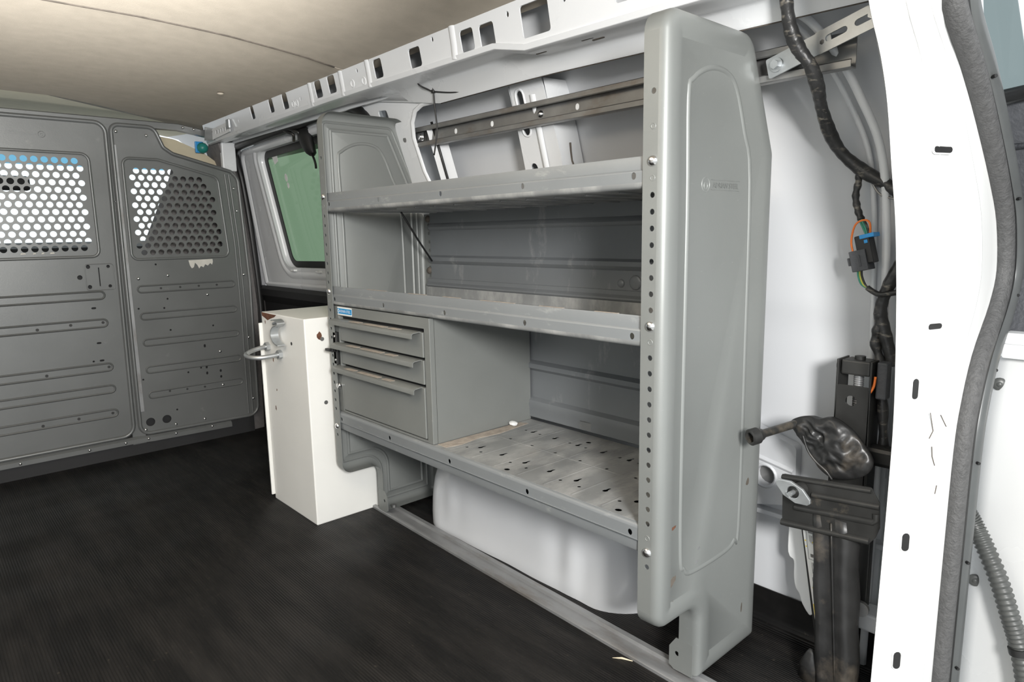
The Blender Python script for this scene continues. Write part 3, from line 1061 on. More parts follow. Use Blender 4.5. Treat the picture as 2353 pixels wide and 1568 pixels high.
def pan_ring(d):
    n = len(PAN)
    out = []
    P = [Vector(p[:2]) for p in PAN]
    sgn = 1 if area2([tuple(p) for p in P]) > 0 else -1
    for i in range(n):
        e1 = (P[i] - P[i - 1]).normalized()
        e2 = (P[(i + 1) % n] - P[i]).normalized()
        n1 = Vector((-e1.y, e1.x)) * sgn
        n2 = Vector((-e2.y, e2.x)) * sgn
        m = (n1 + n2).normalized()
        q = P[i] + m * (d / m.dot(n1))
        convex = (e1.x * e2.y - e1.y * e2.x) * sgn > 0
        r = PAN[i][2]
        out.append((q.x, q.y, max(r - d, 0.0015) if convex else r + d))
    f = fillet(out, 7)
    return f if area2(f) > 0 else f[::-1]


def end_panel(y0, sg):
    """stamped end panel: face at y0, flange runs to y0 + sg*0.042"""
    mb = MB()
    R = 0.015
    lv = [(0.0, 0.042), (0.0, R)]
    for k in range(1, 5):
        t = math.pi / 2 * k / 4
        lv.append((R * (1 - math.cos(t)), R * (1 - math.sin(t))))
    lv += [(0.036, 0.0), (0.041, 0.0035)]
    rings = [[(a, y0 + sg * d, b) for a, b in pan_ring(i)] for i, d in lv]
    n = len(pan)
    for i in range(len(rings) - 1):
        fs, vs = [], rings[i] + rings[i + 1]
        for k in range(n):
            l = (k + 1) % n
            if i == 0 and abs(pan[k][0]) < 1e-4 and abs(pan[l][0]) < 1e-4:
                continue        # the drilled front flange is its own piece
            fs.append((k, l, n + l, n + k))
        mb.add(vs, fs)
    inner = pan_ring(0.041)
    tris = tessellate_polygon([[Vector((a, b, 0)) for a, b in inner]])
    mb.add([(a, y0 + sg * 0.0035, b) for a, b in inner], [tuple(t) for t in tris])
    mb.bead(EMBS, 0.009, 0.0028, lambda a, b, t: (a, y0 + sg * (0.0035 - t), b), True)
    if sg < 0:
        mb.bead(EMBS, 0.009, 0.0028, lambda a, b, t: (a, y0 + sg * (0.0035 + t), b), True)
        mb.bead(pan_ring(0.043), 0.010, 0.0035, lambda a, b, t: (a, y0 + sg * (0.0030 + t), b), True)
        mb.bead(pan_ring(0.022), 0.008, 0.0030, lambda a, b, t: (a, y0 + sg * t, b), True)
    p = mb.build('end_panel', 'grey', unit, smooth=38, merge=True)
    # drilled front flange
    mb = MB()
    z0 = min(b for a, b in pan if abs(a) < 1e-4)
    z1 = max(b for a, b in pan if abs(a) < 1e-4)
    ya, yb = sorted((y0 + sg * R, y0 + sg * 0.042))
    holes = [circ(y0 + sg * 0.0235, ZH - 0.0254 * k, 0.0046, 10) for k in [-6] + list(range(0, 8)) + list(range(10, 22)) + [24]]
    mb.sheet([(ya, z0), (yb, z0), (yb, z1), (ya, z1)], holes, lambda a, b, t: (0.0 + t, a, b), 0, 0.0016)
    mb.build('front_flange', 'grey', p)
    for k in (-4, -1, 9, 22):
        mb = MB()
        mb.bead(circ(y0 + sg * 0.0235, ZH - 0.0254 * k, 0.0042, 10), 0.0016, 0.0006, lambda a, b, t: (-t, a, b), True)
        mb.build('knockout', 'grey', p, smooth=180)
    for k in (-2, 8, 23):
        mb = MB()
        c = (-0.0, y0 + sg * 0.0235, ZH - 0.0254 * k)
        dome(mb, c, (-1, 0, 0), 0.0085, 0.0055, 14, 4)
        bo = mb.build('bolt', 'chrome', p, smooth=60)
    # foot tab
    mb = MB()
    ya, yb = sorted((y0 + sg * 0.012, y0 + sg * 0.062))
    mb.sheet([(ya, 0.001), (yb - 0.01, 0.001), (yb, 0.008), (yb, 0.045), (yb - 0.014, 0.066), (ya, 0.066)] if sg > 0 else
             [(yb, 0.001), (ya + 0.01, 0.001), (ya, 0.008), (ya, 0.045), (ya + 0.014, 0.066), (yb, 0.066)],
             [circ(y0 + sg * 0.045, 0.035, 0.005, 10)], lambda a, b, t: (0.1275 + t, a, b), 0, 0.0018)
    mb.build('foot_tab', 'grey', p)
    # back flange with holes
    mb = MB()
    ya, yb = sorted((y0 + sg * 0.012, y0 + sg * 0.044))
    mb.sheet([(ya, 0.05), (yb, 0.05), (yb, 0.93), (ya, 0.93)], [circ(y0 + sg * 0.034, ZH - 0.0254 * k, 0.005, 8) for k in range(0, 30)], lambda a, b, t: (0.3325 + t, a, b), 0, 0.0016)
    mb.build('back_flange', 'grey', p)
    return p


near = end_panel(0.0, 1)
near['label'] = 'near end panel facing the open rear door'
far = end_panel(L, -1)
far['label'] = 'far end panel beside the white box'
# bottom flange hole, tan dust on the far foot
mb = MB()
mb.cyl((0.165, L - 0.035, 0.002), (0.165, L - 0.035, 0.010), 0.008, 10)
mb.build('bolt', 'steel', far, smooth=40)
# scuffs on the near end panel
for (a, b, sa, sb, m) in ((0.045, 0.325, 0.012, 0.004, 'rust'), (0.047, 0.228, 0.010, 0.010, 'grime_and_gap'), (0.045, 0.185, 0.009, 0.006, 'grime_and_gap'), (0.12, 0.238, 0.006, 0.003, 'alu'), (0.125, 0.262, 0.004, 0.003, 'alu'), (0.285, 0.082, 0.003, 0.012, 'grime_and_gap'), (0.29, 0.34, 0.006, 0.008, 'grime_and_gap')):
    mb = MB()
    pts = [(a + sa * math.cos(t) * random.uniform(0.5, 1.1) + 0.4 * sa * math.sin(t), b + sb * math.sin(t) * random.uniform(0.5, 1.1)) for t in [2 * math.pi * k / 12 for k in range(12)]]
    mb.sheet(pts, [], mapY(0.0036 if 0.06 < a else 0.0036), 0, 0.0004)
    mb.build('scuff', m, near)
# embossed maker's mark on the near panel
ly = 0.0035
mb = MB()
mb.bead(circ(0.116, 0.892, 0.0115, 24), 0.0018, 0.0009, mapY(ly), True)
mb.bead(circ(0.116, 0.890, 0.005, 14, 0.006), 0.0014, 0.0008, mapY(ly), True)
mb.bead([(0.133, 0.900), (0.222, 0.900)], 0.0014, 0.0008, mapY(ly))
mb.bead([(0.133, 0.884), (0.220, 0.884)], 0.0014, 0.0008, mapY(ly))
mb.build('embossed_badge', 'grey', near, smooth=180)
text_obj('embossed_lettering', 'ADRIAN STEEL', 0.0125, lambda a, b, t: (0.137 + a, ly - t, 0.8875 + b), 'grey', near, 0.0009, 0.080)

# ---- shelves
LY0, LY1 = 0.020, L - 0.020
HOLY = (0.061, 0.315, 0.569, 0.819, 1.067)


def lip_strip(name, z0, z1, x, holes_z, parent):
    mb = MB()
    mb.sheet([(LY0, z0), (LY1, z0), (LY1, z1), (LY0, z1)], [circ(y, holes_z, 0.0048, 12, 0.0056) for y in HOLY], lambda a, b, t: (x + t, a, b), 0, 0.0014)
    return mb.build(name, 'lip', parent)


def tray(zb, zt, label, hz):
    """shelf with upstanding front lip; zb floor, zt lip top"""
    zm = (zb + zt) / 2 + 0.003
    mb = MB()
    ex = lambda a, b, t: (a, t, b)
    # deck, rounded into the lip
    prof = [(0.0022, zb + 0.010), (0.003, zb + 0.005), (0.006, zb + 0.0015), (0.011, zb), (0.323, zb), (0.327, zb + 0.003), (0.327, zb + 0.032)]
    mb.extrude(prof, ex, LY0, LY1)
    deck = mb.build('shelf', 'grey_dusty', unit, smooth=45, solid=0.0015)
    deck['label'] = label
    mb = MB()
    for k in range(13):
        y = 0.10 + 0.0745 * k
        mb.bead([(0.03, y), (0.31, y)], 0.008, 0.0025, mapZ(zb + 0.0008))
        mb.bead([(0.03, y + 0.012), (0.31, y + 0.012)], 0.004, 0.0025, mapZ(zb - 0.0008, -1))
    mb.build('stiffening_creases', 'grey_dusty', deck, smooth=180)
    lip_strip('lip_face', zb + 0.010, zm - 0.002, 0.0022, hz, deck)
    mb = MB()
    prof = [(0.0022, zm - 0.002), (0.0028, zm), (0.0060, zm + 0.002), (0.0062, zt - 0.003), (0.0075, zt), (0.011, zt), (0.0125, zt - 0.003), (0.0125, zt - 0.014)]
    mb.extrude(prof, ex, LY0, LY1)
    mb.build('lip_hem', 'lip', deck, smooth=45, solid=0.0014)
    return deck


tray(0.884, 0.934, 'top shelf', 0.9045)
mid = tray(0.634, 0.6848, 'middle shelf', 0.651)
# tan dust drifts along the lip of the middle shelf
for (y, w) in ((0.86, 0.09), (0.68, 0.07), (0.55, 0.06), (0.40, 0.10), (0.25, 0.06), (0.12, 0.05)):
    mb = MB()
    mb.box((0.0064, y - w / 2, 0.6848), (0.0122, y + w / 2, 0.6855))
    mb.build('dust_patch', 'dust', mid)
# bottom shelf: deck on top, lip turned down
ZB = 0.333
mb = MB()
holes = []


def keyhole(x, y):
    pts = []
    for k in range(9):
        t = math.radians(30 + 300 * k / 8)
        pts.append((x - 0.004 + 0.0062 * math.cos(t), y + 0.0052 * math.sin(t)))
    pts += [(x + 0.010, y - 0.0024), (x + 0.013, y), (x + 0.010, y + 0.0024)]
    return pts


for k in range(-1, 14):
    y = 0.104 + 0.0743 * k
    if y > 1.07 or y < 0.045:
        continue
    holes.append(keyhole(0.082, y))
    holes.append(keyhole(0.250, y))
    holes.append(circ(0.172, y + 0.0745 / 1e9, 0.0038, 8))
for k in range(0, 7):
    y = 0.128 + 0.1487 * k
    for dy in (0.0, 0.099):
        if y + dy < 1.07:
            holes.append(circ(0.058, y + dy, 0.0038, 8))
            holes.append(circ(0.246, y + dy, 0.0038, 8))
for (x, y) in ((0.024, 0.398), (0.025, 0.104), (0.279, 0.397), (0.025, 0.70), (0.279, 0.104), (0.279, 0.70)):
    holes.append(circ(x, y, 0.0058, 10, 0.0068))
mb.sheet([(0.010, LY0), (0.325, LY0), (0.325, LY1), (0.010, LY1)], holes, mapZ(ZB, -1), 0, 0.0004)
deck = mb.build('shelf', 'grey_dusty', unit)
deck['label'] = 'bottom shelf deck with keyhole slots'
mb = MB()
for y in (0.138, 0.211, 0.285, 0.360, 0.434, 0.510, 0.589, 0.66, 0.74, 0.82, 0.90, 0.98):
    mb.bead([(0.018, y), (0.315, y - 0.002)], 0.006, 0.0006, mapZ(ZB))
mb.bead([(0.165, 0.09), (0.165, 0.62)], 0.005, 0.0005, mapZ(ZB))
mb.build('stiffening_creases', 'grey_dusty', deck, smooth=180)
ex = lambda a, b, t: (a, t, b)
zm = 0.3045
mb = MB()
mb.extrude([(0.012, ZB), (0.006, ZB - 0.001), (0.003, ZB - 0.004), (0.0022, ZB - 0.008)], ex, LY0, LY1)
mb.extrude([(0.0022, zm + 0.001), (0.0028, zm - 0.001), (0.0060, zm - 0.003), (0.0062, 0.287), (0.0072, 0.284), (0.011, 0.2835), (0.0125, 0.287), (0.0125, 0.298)], ex, LY0, LY1)
mb.build('lip_hem', 'lip', deck, smooth=45, solid=0.0014)
lip_strip('lip_face', zm + 0.001, ZB - 0.008, 0.0022, 0.3135, deck)
mb = MB()
mb.extrude([(0.325, ZB), (0.328, ZB - 0.003), (0.328, ZB - 0.03)], ex, LY0, LY1)
mb.build('rear_edge', 'grey_dusty', deck, smooth=45, solid=0.0014)
mb = MB()
mb.box((0.014, LY0 + 0.002, 0.2995), (0.3245, LY1 - 0.002, 0.301))
mb.build('deck_light_block', 'lip', deck)  # unseen sheet added to block light so the deck slots stay dark
# dust drift on the bottom shelf beside the drawer cabinet
mb = MB()
pts = [(0.02, 0.636), (0.28, 0.634), (0.29, 0.612), (0.24, 0.606), (0.18, 0.598), (0.12, 0.606), (0.06, 0.596), (0.02, 0.604)]
mb.sheet(pts, [], mapZ(ZB), 0.0001, 0.0012)
mb.build('dust_patch', 'dust', deck)

# ---- back panels, horizontally ribbed
mb = MB()
X0 = 0.331
prof = [(X0, 0.885), (X0, 0.852), (X0 - 0.006, 0.847), (X0 - 0.008, 0.841), (X0 - 0.006, 0.836), (X0, 0.832), (X0, 0.758), (X0 - 0.009, 0.752), (X0 - 0.010, 0.743), (X0 - 0.004, 0.736), (X0, 0.733), (X0, 0.640)]
mb.extrude(prof, ex, 0.045, L - 0.045)
bp_ = mb.build('back_panel', 'back', unit, smooth=35, solid=0.0012)
mb = MB()
prof = [(X0 - 0.002, 0.689), (X0 - 0.004, 0.688), (X0 - 0.004, 0.678), (X0 - 0.011, 0.672), (X0 - 0.011, 0.668), (X0 - 0.004, 0.662), (X0 - 0.004, 0.640)]
mb.extrude(prof, ex, 0.030, L - 0.030)
mb.build('back_panel', 'back', unit, smooth=35, solid=0.0012)
mb = MB()
prof = [(X0, 0.628), (X0, 0.492), (X0 - 0.010, 0.484), (X0 - 0.011, 0.474), (X0 - 0.003, 0.468), (X0, 0.465), (X0, 0.394), (X0 - 0.010, 0.386), (X0 - 0.012, 0.376), (X0 - 0.010, 0.368), (X0 - 0.010, 0.344), (X0 - 0.007, 0.342)]
mb.extrude(prof, ex, 0.045, L - 0.045)
bl = mb.build('back_panel', 'back', unit, smooth=35, solid=0.0012)
for (y, z, r) in ((0.345, 0.692, 0.010), (0.305, 0.695, 0.017)):
    mb = MB()
    dome(mb, (X0 - 0.0008, y, z + 0.012), (-1, 0, 0), r, 0.004, 14, 4)
    mb.build('dent', 'back', bp_, smooth=180)
mb = MB()
mb.sheet(rrect(0.425, 0.345, 0.462, 0.366, 0.004), [], mapX(X0 - 0.0108), 0, 0.0004)
mb.build('worn_label', 'grey_dusty', bl)
# rusty bolt heads on the far rear upright
for z in (0.712, 0.866):
    mb = MB()
    dome(mb, (0.3315, L - 0.034, z), (-1, 0, 0), 0.011, 0.008, 12)
    mb.build('bolt', 'grime_and_gap', far, smooth=60)
# dark strap tucked behind
mb = MB()
mb.tube([(0.155, 0.955, 0.880), (0.23, 0.995, 0.81), (0.318, 1.05, 0.742)], 0.0028, 8, flat=1.0)
tag(mb.build('zip_tie', 'black_plastic', smooth=180), 'thin black zip tie slanting from the top shelf to the back upright', 'zip tie')

# =================================================================== DRAWER CABINET
cab = thing('drawer_cabinet', 'grey steel three-drawer cabinet standing on the bottom shelf', 'cabinet', (0.16, 0.86, ZB))
y0, y1, z0, z1 = 0.638, 1.088, ZB + 0.0015, 0.632
mb = MB()
mb.add([(0.023, y0, z0), (0.324, y0, z0), (0.324, y1, z0), (0.023, y1, z0), (0.023, y0, z1), (0.324, y0, z1), (0.324, y1, z1), (0.023, y1, z1)],
       [(0, 1, 2, 3), (4, 7, 6, 5), (0, 4, 5, 1), (1, 5, 6, 2), (2, 6, 7, 3)])
body = mb.build('body', 'cabinet', cab, smooth=30)
mb = MB()
DRW = ((0.538, 0.601), (0.474, 0.535), (0.343, 0.470))
mb.sheet([(y0, z0), (y1, z0), (y1, z1), (y0, z1)], [[(0.660, 0.340), (1.062, 0.340), (1.062, 0.606), (0.660, 0.606)]], mapX(0.009, 1), 0, 0.014)
mb.build('front_frame', 'cabinet', cab, bev=0.0012)
mb = MB()
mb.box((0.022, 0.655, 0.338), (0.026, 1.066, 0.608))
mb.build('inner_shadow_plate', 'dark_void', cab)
for i, (a, b) in enumerate(DRW):
    mb = MB()
    mb.box((0.0075, 0.664, a), (0.020, 1.058, b - 0.004))
    d = mb.build('drawer', 'cabinet', cab, bev=0.0015)
    mb = MB()
    prof = [(0.014, b - 0.010), (0.010, b - 0.0035), (0.004, b - 0.002), (-0.013, b - 0.004), (-0.0165, b - 0.006), (-0.018, b - 0.010), (-0.018, b - 0.017)]
    mb.extrude(prof, ex, 0.672, 1.070)
    h = mb.build('handle', 'cabinet', d, smooth=35, solid=0.0018)
    mb = MB()
    for (ya, w) in ((0.80, 0.10), (0.92, 0.05), (0.74, 0.04)):
        ya += 0.02 * i
        mb.box((-0.0125, ya, b - 0.0026), (0.002, ya + w, b - 0.0016))
    mb.build('dust_patch', 'dust', d)
mb = MB()
mb.cyl((0.009, 1.074, 0.409), (0.003, 1.074, 0.409), 0.009, 16)
mb.cyl((0.003, 1.074, 0.409), (-0.001, 1.074, 0.409), 0.0065, 16)
lk = mb.build('lock', 'chrome', cab, smooth=40)
mb = MB()
mb.box((-0.0014, 1.073, 0.404), (-0.0008, 1.075, 0.414))
mb.build('keyway', 'ink', lk)
mb = MB()
mb.box((0.000, 1.066, 0.470), (0.009, 1.086, 0.560))
mb.box((-0.012, 1.072, 0.505), (0.002, 1.084, 0.518))
mb.box((-0.020, 1.074, 0.508), (-0.010, 1.098, 0.515))
lt = mb.build('latch', 'black_plastic', cab, bev=0.0015)
for z in (0.548, 0.482):
    mb = MB()
    dome(mb, (0.0, 1.076, z), (-1, 0, 0), 0.0035, 0.002, 10)
    mb.build('screw', 'chrome', lt, smooth=60)
# maker's sticker
mb = MB()
mb.sheet(rrect(0.988, 0.6085, 1.066, 0.6305, 0.002), [], mapX(0.0089), 0, 0.0004)
stk = mb.build('sticker', 'paper', cab)
mb = MB()
mb.sheet([(0.9885, 0.612), (1.0655, 0.612), (1.0655, 0.6265), (0.9885, 0.6265)], [], mapX(0.0085), 0, 0.0003)
mb.build('blue_band', 'blue', stk)
lm = lambda a, b, t: (0.0081 - t, 1.0535 - a, 0.6158 + b)
text_obj('lettering', 'ADRIAN STEEL', 0.0105, lm, 'paper', stk, 0.0002, 0.060)
mb = MB()
mb.sheet(circ(1.060, 0.6193, 0.0045, 16, 0.0055), [circ(1.060, 0.6193, 0.0028, 12, 0.0036)], mapX(0.0082), 0, 0.0002)
mb.build('round_logo', 'paper', stk)
# white scrap beside the cabinet
mb = MB()
rg = []
for (yy, r) in ((0.612, 0.004), (0.616, 0.0065), (0.622, 0.007), (0.628, 0.0065), (0.633, 0.004)):
    rg.append([(0.247 + 0.012 * (k / 4 - 1) * 0 + r * 1.5 * math.cos(k * math.pi / 4 + 0.3), yy + 0.002 * math.sin(k), ZB + 0.0014 + 0.0062 + r * 0.85 * math.sin(k * math.pi / 4 + 0.3)) for k in range(8)])
mb.loft(rg)
tag(mb.build('plastic_scrap', 'white_plastic', smooth=30), 'small white plastic scrap on the bottom shelf beside the drawer cabinet', 'scrap')
# pale strip lying behind the bottom shelf
mb = MB()
mb.box((0.330, 0.455, 0.306), (0.352, 0.615, 0.318))
tag(mb.build('plastic_strip', 'white_plastic', bev=0.002), 'pale strip glimpsed in the gap behind the bottom shelf', 'strip')

# =================================================================== WHITE BOX
wb = thing('storage_box', 'tall narrow white metal box with rust spots beside the shelving', 'storage box', (0.1, 1.29, FZ))
bx0, by0, by1, bz0, bz1 = -0.055, 1.143, 1.436, FZ + 0.003, 0.595
mb = MB()
mb.box((bx0, by0, bz0), (0.30, by1, bz1))
body = mb.build('body', 'box_side', wb, bev=0.003)
mb = MB()
mb.box((-0.064, by1 + 0.001, 0.004), (0.29, by1 + 0.008, 0.560))
mb.build('lid', 'box_side', wb, bev=0.002)
mb = MB()
pts = [(1.432, 0.594), (1.415, 0.5935), (1.37, 0.5925), (1.325, 0.5925), (1.34, 0.585), (1.37, 0.578), (1.39, 0.572), (1.41, 0.578), (1.43, 0.583)]
mb.sheet(pts, [], mapX(bx0), 0, 0.0005)
mb.build('rust_patch', 'rust', body)
for (y, z, r) in ((1.318, 0.562, 0.004), (1.41, 0.566, 0.003), (1.37, 0.452, 0.004), (1.376, 0.30, 0.004), (1.36, 0.36, 0.003)):
    mb = MB()
    mb.sheet([(y + r * math.cos(k) * random.uniform(0.5, 1.2), z + 2 * r * math.sin(k) * random.uniform(0.5, 1.2)) for k in (0, 0.8, 1.6, 2.4, 3.2, 4.0, 4.8, 5.6)], [], mapX(bx0), 0, 0.0005)
    mb.build('rust_patch', 'rust', body)
mb = MB()
mb.sheet([(-0.012 + 0.008 * math.cos(k), 0.544 + 0.012 * math.sin(k) * random.uniform(0.6, 1.1)) for k in (0, 0.7, 1.4, 2.1, 2.8, 3.5, 4.2, 4.9, 5.6)], [], mapY(by0), 0, 0.0005)
mb.build('rust_patch', M['rust'], body)
for z, x in ((0.534, -0.004), (0.350, -0.004)):
    mb = MB()
    mb.cyl((x, by0 + 0.001, z), (x, by0 - 0.0008, z), 0.006, 12)
    mb.build('screw_hole', 'steel', body, smooth=40)
mb = MB()
mb.cyl((bx0 + 0.001, 1.232, 0.517), (bx0 - 0.0008, 1.232, 0.517), 0.005, 10)
mb.build('screw_hole', 'ink', body)
# half hook clamp
cl = MB()
arc = []
for k in range(13):
    t = math.radians(150 - 20 * 0 + 115 * (k / 12)) if False else math.radians(70 + 165 * k / 12)
    arc.append((1.262 - 0.050 * math.cos(t) * -1, 0.520 + 0.040 * math.sin(t)))
hookp = [(1.300, 0.585), (1.280, 0.588), (1.262, 0.580), (1.258, 0.570), (1.268, 0.560), (1.288, 0.552), (1.302, 0.538), (1.308, 0.520), (1.304, 0.500), (1.292, 0.486), (1.274, 0.478), (1.265, 0.477)]
hookp = [(a - 0.004, 0.586 - (0.588 - b) * 0.66) for a, b in hookp]
hp2 = [(p.x, p.y) for p in smooth_path([(a, b, 0) for a, b in hookp], 4)]
cl.loft([[(bx0 - 0.006, a, b) for a, b in hp2], [(bx0 - 0.030, a, b) for a, b in hp2]], False, False, False)
hk = cl.build('pipe_clamp', 'zinc', wb, smooth=60, solid=0.003)
mb = MB()
mb.cyl((bx0 - 0.018, 1.272, 0.577), (bx0 - 0.018, 1.305, 0.570), 0.005, 10)
mb.cyl((bx0 + 0.002, 1.280, 0.567), (bx0 - 0.018, 1.282, 0.564), 0.003, 8)
mb.build('clamp_bolt', 'zinc', hk, smooth=40)
# u bolt sticking out
ub = MB()
up = smooth_path([(bx0 + 0.02, 1.395, 0.492), (bx0 - 0.02, 1.395, 0.490), (bx0 - 0.055, 1.392, 0.484), (bx0 - 0.078, 1.375, 0.479), (bx0 - 0.084, 1.350, 0.476), (bx0 - 0.076, 1.327, 0.474), (bx0 - 0.055, 1.312, 0.474), (bx0 - 0.02, 1.308, 0.476), (bx0 + 0.02, 1.308, 0.478)], 6)
ub.tube(up, 0.0068, 10)
u_ = ub.build('u_bolt', 'zinc', wb, smooth=180)
for y, z in ((1.395, 0.491), (1.308, 0.477)):
    mb = MB()
    mb.tube([(bx0 - 0.0005, y, z), (bx0 - 0.012, y, z)], 0.014, 6)
    mb.build('nut', 'zinc', u_, smooth=30)

# =================================================================== FLOOR RAIL
mb = MB()
prof = [(0.0, FZ + 0.0022), (0.0, -0.002), (0.003, 0.0), (0.011, 0.0), (0.0135, -0.007), (0.0415, -0.007), (0.044, 0.0), (0.056, 0.0), (0.058, -0.002), (0.058, FZ + 0.0022)]
mb.loft([[(xo + a, y, b) for a, b in prof] for y, xo in ((1.145, 0.128), (0.6, 0.1135), (0.05, 0.100), (-0.22, 0.0935))])
fr = tag(mb.build('floor_rail', 'alu', smooth=35), 'long worn aluminium mounting rail on the floor under the shelving', 'rail')
mb = MB()
mb.sheet([(0.137, 1.105), (0.163, 1.10), (0.168, 1.086), (0.160, 1.083), (0.155, 1.092), (0.138, 1.096)], [], mapZ(-0.004), 0, 0.0012)
mb.build('bare_patch', 'zinc', fr)

# =================================================================== BULKHEAD
bk = thing('bulkhead', 'grey steel partition with perforated window screens behind the cab', 'partition', (-0.4, 2.241, 0.05))
YP = 2.241
fm = mapY(YP)


def screen(name, rows, outer, parent):
    holes = []
    for z, xs in rows:
        for x in xs:
            holes.append(circ(x, z, 0.0108, 14, 0.0108))
    mb = MB()
    mb.sheet(outer, holes, mapY(YP), -0.002, 0.0)
    return mb.build(name, 'bulkhead', parent)


# left door panel
lp = [(-1.32, 0.070, 0.04), (-0.262, 0.070, 0.045), (-0.248, 1.243, 0.040), (-1.32, 1.243, 0.03)]
LP = fillet(lp, 6)
gl = fillet([(-0.95, 0.766, 0.02), (-0.318, 0.766, 0.02), (-0.318, 1.122, 0.022), (-0.95, 1.122, 0.02)], 5)
glc = inset(gl, 0.004)
hs = [glc]
for (x, z) in ((-0.355, 0.726), (-0.356, 0.653)):
    hs.append(circ(x, z, 0.0068, 10, 0.0075))
hs.append(circ(-0.384, 0.689, 0.0085, 10))
for (x, z) in ((-0.291, 0.725), (-0.291, 0.653)):
    hs.append(circ(x, z, 0.006, 8))
for (x, z) in ((-0.352, 0.575), (-0.348, 0.445), (-0.336, 0.255), (-0.345, 0.379), (-0.372, 0.379), (-0.58, 0.365), (-0.66, 0.385)):
    hs.append(slot(x, z, 0.016 if x != -0.372 else 0.008, 0.007, 3))
hs.append([(-0.3245, 0.654), (-0.321, 0.654), (-0.3205, 0.722), (-0.324, 0.722)])
mb = MB()
mb.sheet(LP, hs, fm, 0.0, 0.002)
pd = mb.build('door_panel', 'bulkhead', bk)
pd['label'] = 'wide left door panel of the partition'
mb = MB()
mb.bead(inset(LP, 0.004), 0.016, 0.010, mapY(YP - 0.001), True)
mb.bead(inset(gl, -0.004), 0.012, 0.005, mapY(YP - 0.001), True)
mb.build('pressed_edge', 'bulkhead', pd, smooth=180)
rows = []
for i in range(14):
    z = 1.0995 - 0.02545 * i * 0.9285 * 1.0768
    z = 1.099 - 0.02354 * i
    z = 1.0995 - i * (1.0995 - 0.794) / 12
    if i > 12:
        continue
    off = 0.0 if i % 2 == 0 else 0.01475
    rows.append((z, [-0.3585 + off - 0.0148 * (0 if off == 0 else 0) - 0.0295 * k for k in range(0, 20)]))
screen('perforated_screen', rows, glc, pd)
for (z, xr) in ((0.621, -0.311), (0.518, -0.3115), (0.352, -0.311), (0.268, -0.311), (0.175, -0.311)):
    mb = MB()
    r = 0.013
    for off in (0.0,):
        mb.sheet(slot((-1.25 + xr) / 2, z, xr + 1.25, 0.034, 6), [], mapY(YP), 0.0, 0.0026)
    mb.bead(slot((-1.25 + xr) / 2, z, xr + 1.25 - 0.004, 0.028, 6), 0.010, 0.006, mapY(YP), True)
    mb.build('rib', 'bulkhead', pd, smooth=50)
for (x, z) in ((-0.53, 0.514), (-0.43, 0.520), (-0.328, 0.520), (-0.325, 0.352), (-0.52, 0.348), (-0.33, 0.175), (-0.44, 0.174), (-0.55, 0.170)):
    mb = MB()
    mb.cyl((x, YP - 0.0024, z), (x, YP - 0.0036, z), 0.0052, 10)
    mb.build('rib_hole', 'ink', pd)
mb = MB()
mb.bead(rrect(-0.366, 0.640, -0.275, 0.735, 0.01), 0.004, 0.0022, mapY(YP - 0.001), True)
mb.build('lock_plate', 'bulkhead', pd, smooth=180)
# mirrored pressed maker's mark
mb = MB()
mb.bead(circ(-0.446, 1.183, 0.010, 20), 0.003, 0.0018, mapY(YP - 0.001), True)
mb.bead(circ(-0.446, 1.182, 0.004, 10), 0.002, 0.0015, mapY(YP - 0.001), True)
mb.build('embossed_badge', 'bulkhead', pd, smooth=180)
text_obj('embossed_lettering', 'ADRIAN STEEL', 0.014, lambda a, b, t: (-0.460 - a, YP - 0.002 - t, 1.179 + b), 'bulkhead', pd, 0.0014, 0.090)
for (x, w) in ((-0.55, 0.016), (-0.515, 0.010), (-0.49, 0.009), (-0.465, 0.014)):
    mb = MB()
    mb.sheet([(x, 0.776), (x + w, 0.777), (x + w * 0.9, 0.782), (x + 0.002, 0.781)], [], mapY(YP - 0.002), 0.0, 0.0006)
    mb.build('torn_label', 'paper_torn', pd)

# right wing panel
RPp = [(-0.247, 0.068, 0.04), (0.222, 0.060, 0.045), (0.229, 0.632, 0.2), (0.212, 1.060, 0.045), (0.185, 1.090, 0.02), (-0.030, 1.147, 0.03), (-0.060, 1.168, 0.02), (-0.088, 1.240, 0.035), (-0.238, 1.240, 0.03)]
RP = fillet(RPp, 6)
gr = fillet([(-0.205, 0.750, 0.02), (0.146, 0.750, 0.02), (0.126, 1.058, 0.025), (-0.088, 1.115, 0.02), (-0.203, 1.115, 0.02)], 5)
grc = inset(gr, 0.003)
hs = [grc, circ(-0.205, 0.114, 0.0165, 18), circ(-0.146, 0.114, 0.0165, 18)]
for (x, z) in ((-0.04, 0.44), (0.022, 0.415)):
    pass
for (x, z, a, b) in ((0.022, 0.388, 0.008, 0.014), (0.022, 0.300, 0.008, 0.013), (0.022, 0.275, 0.008, 0.013), (0.076, 0.277, 0.008, 0.012), (0.076, 0.252, 0.008, 0.012)):
    hs.append(slot(x, z, a, b, 3))
for (x, z) in ((-0.10, 0.59), (-0.10, 0.467), (0.062, 0.468), (-0.05, 0.317 - 0.028), (0.0, 0.30), (-0.215, 0.285), (-0.205, 0.56), (-0.105, 0.145), (-0.115, 0.555), (-0.13, 0.725), (0.018, 0.765)):
    hs.append(circ(x, z, 0.0038, 8))
hs = [h for h in hs if not (h[0][1] > 0.75 and h is not grc)]
mb = MB()
mb.sheet(RP, hs, fm, 0.0, 0.002)
pw = mb.build('wing_panel', 'bulkhead', bk)
pw['label'] = 'narrow right wing panel of the partition'
mb = MB()
mb.bead(inset(RP, 0.004), 0.016, 0.010, mapY(YP - 0.001), True)
mb.bead(inset(gr, -0.004), 0.012, 0.005, mapY(YP - 0.001), True)
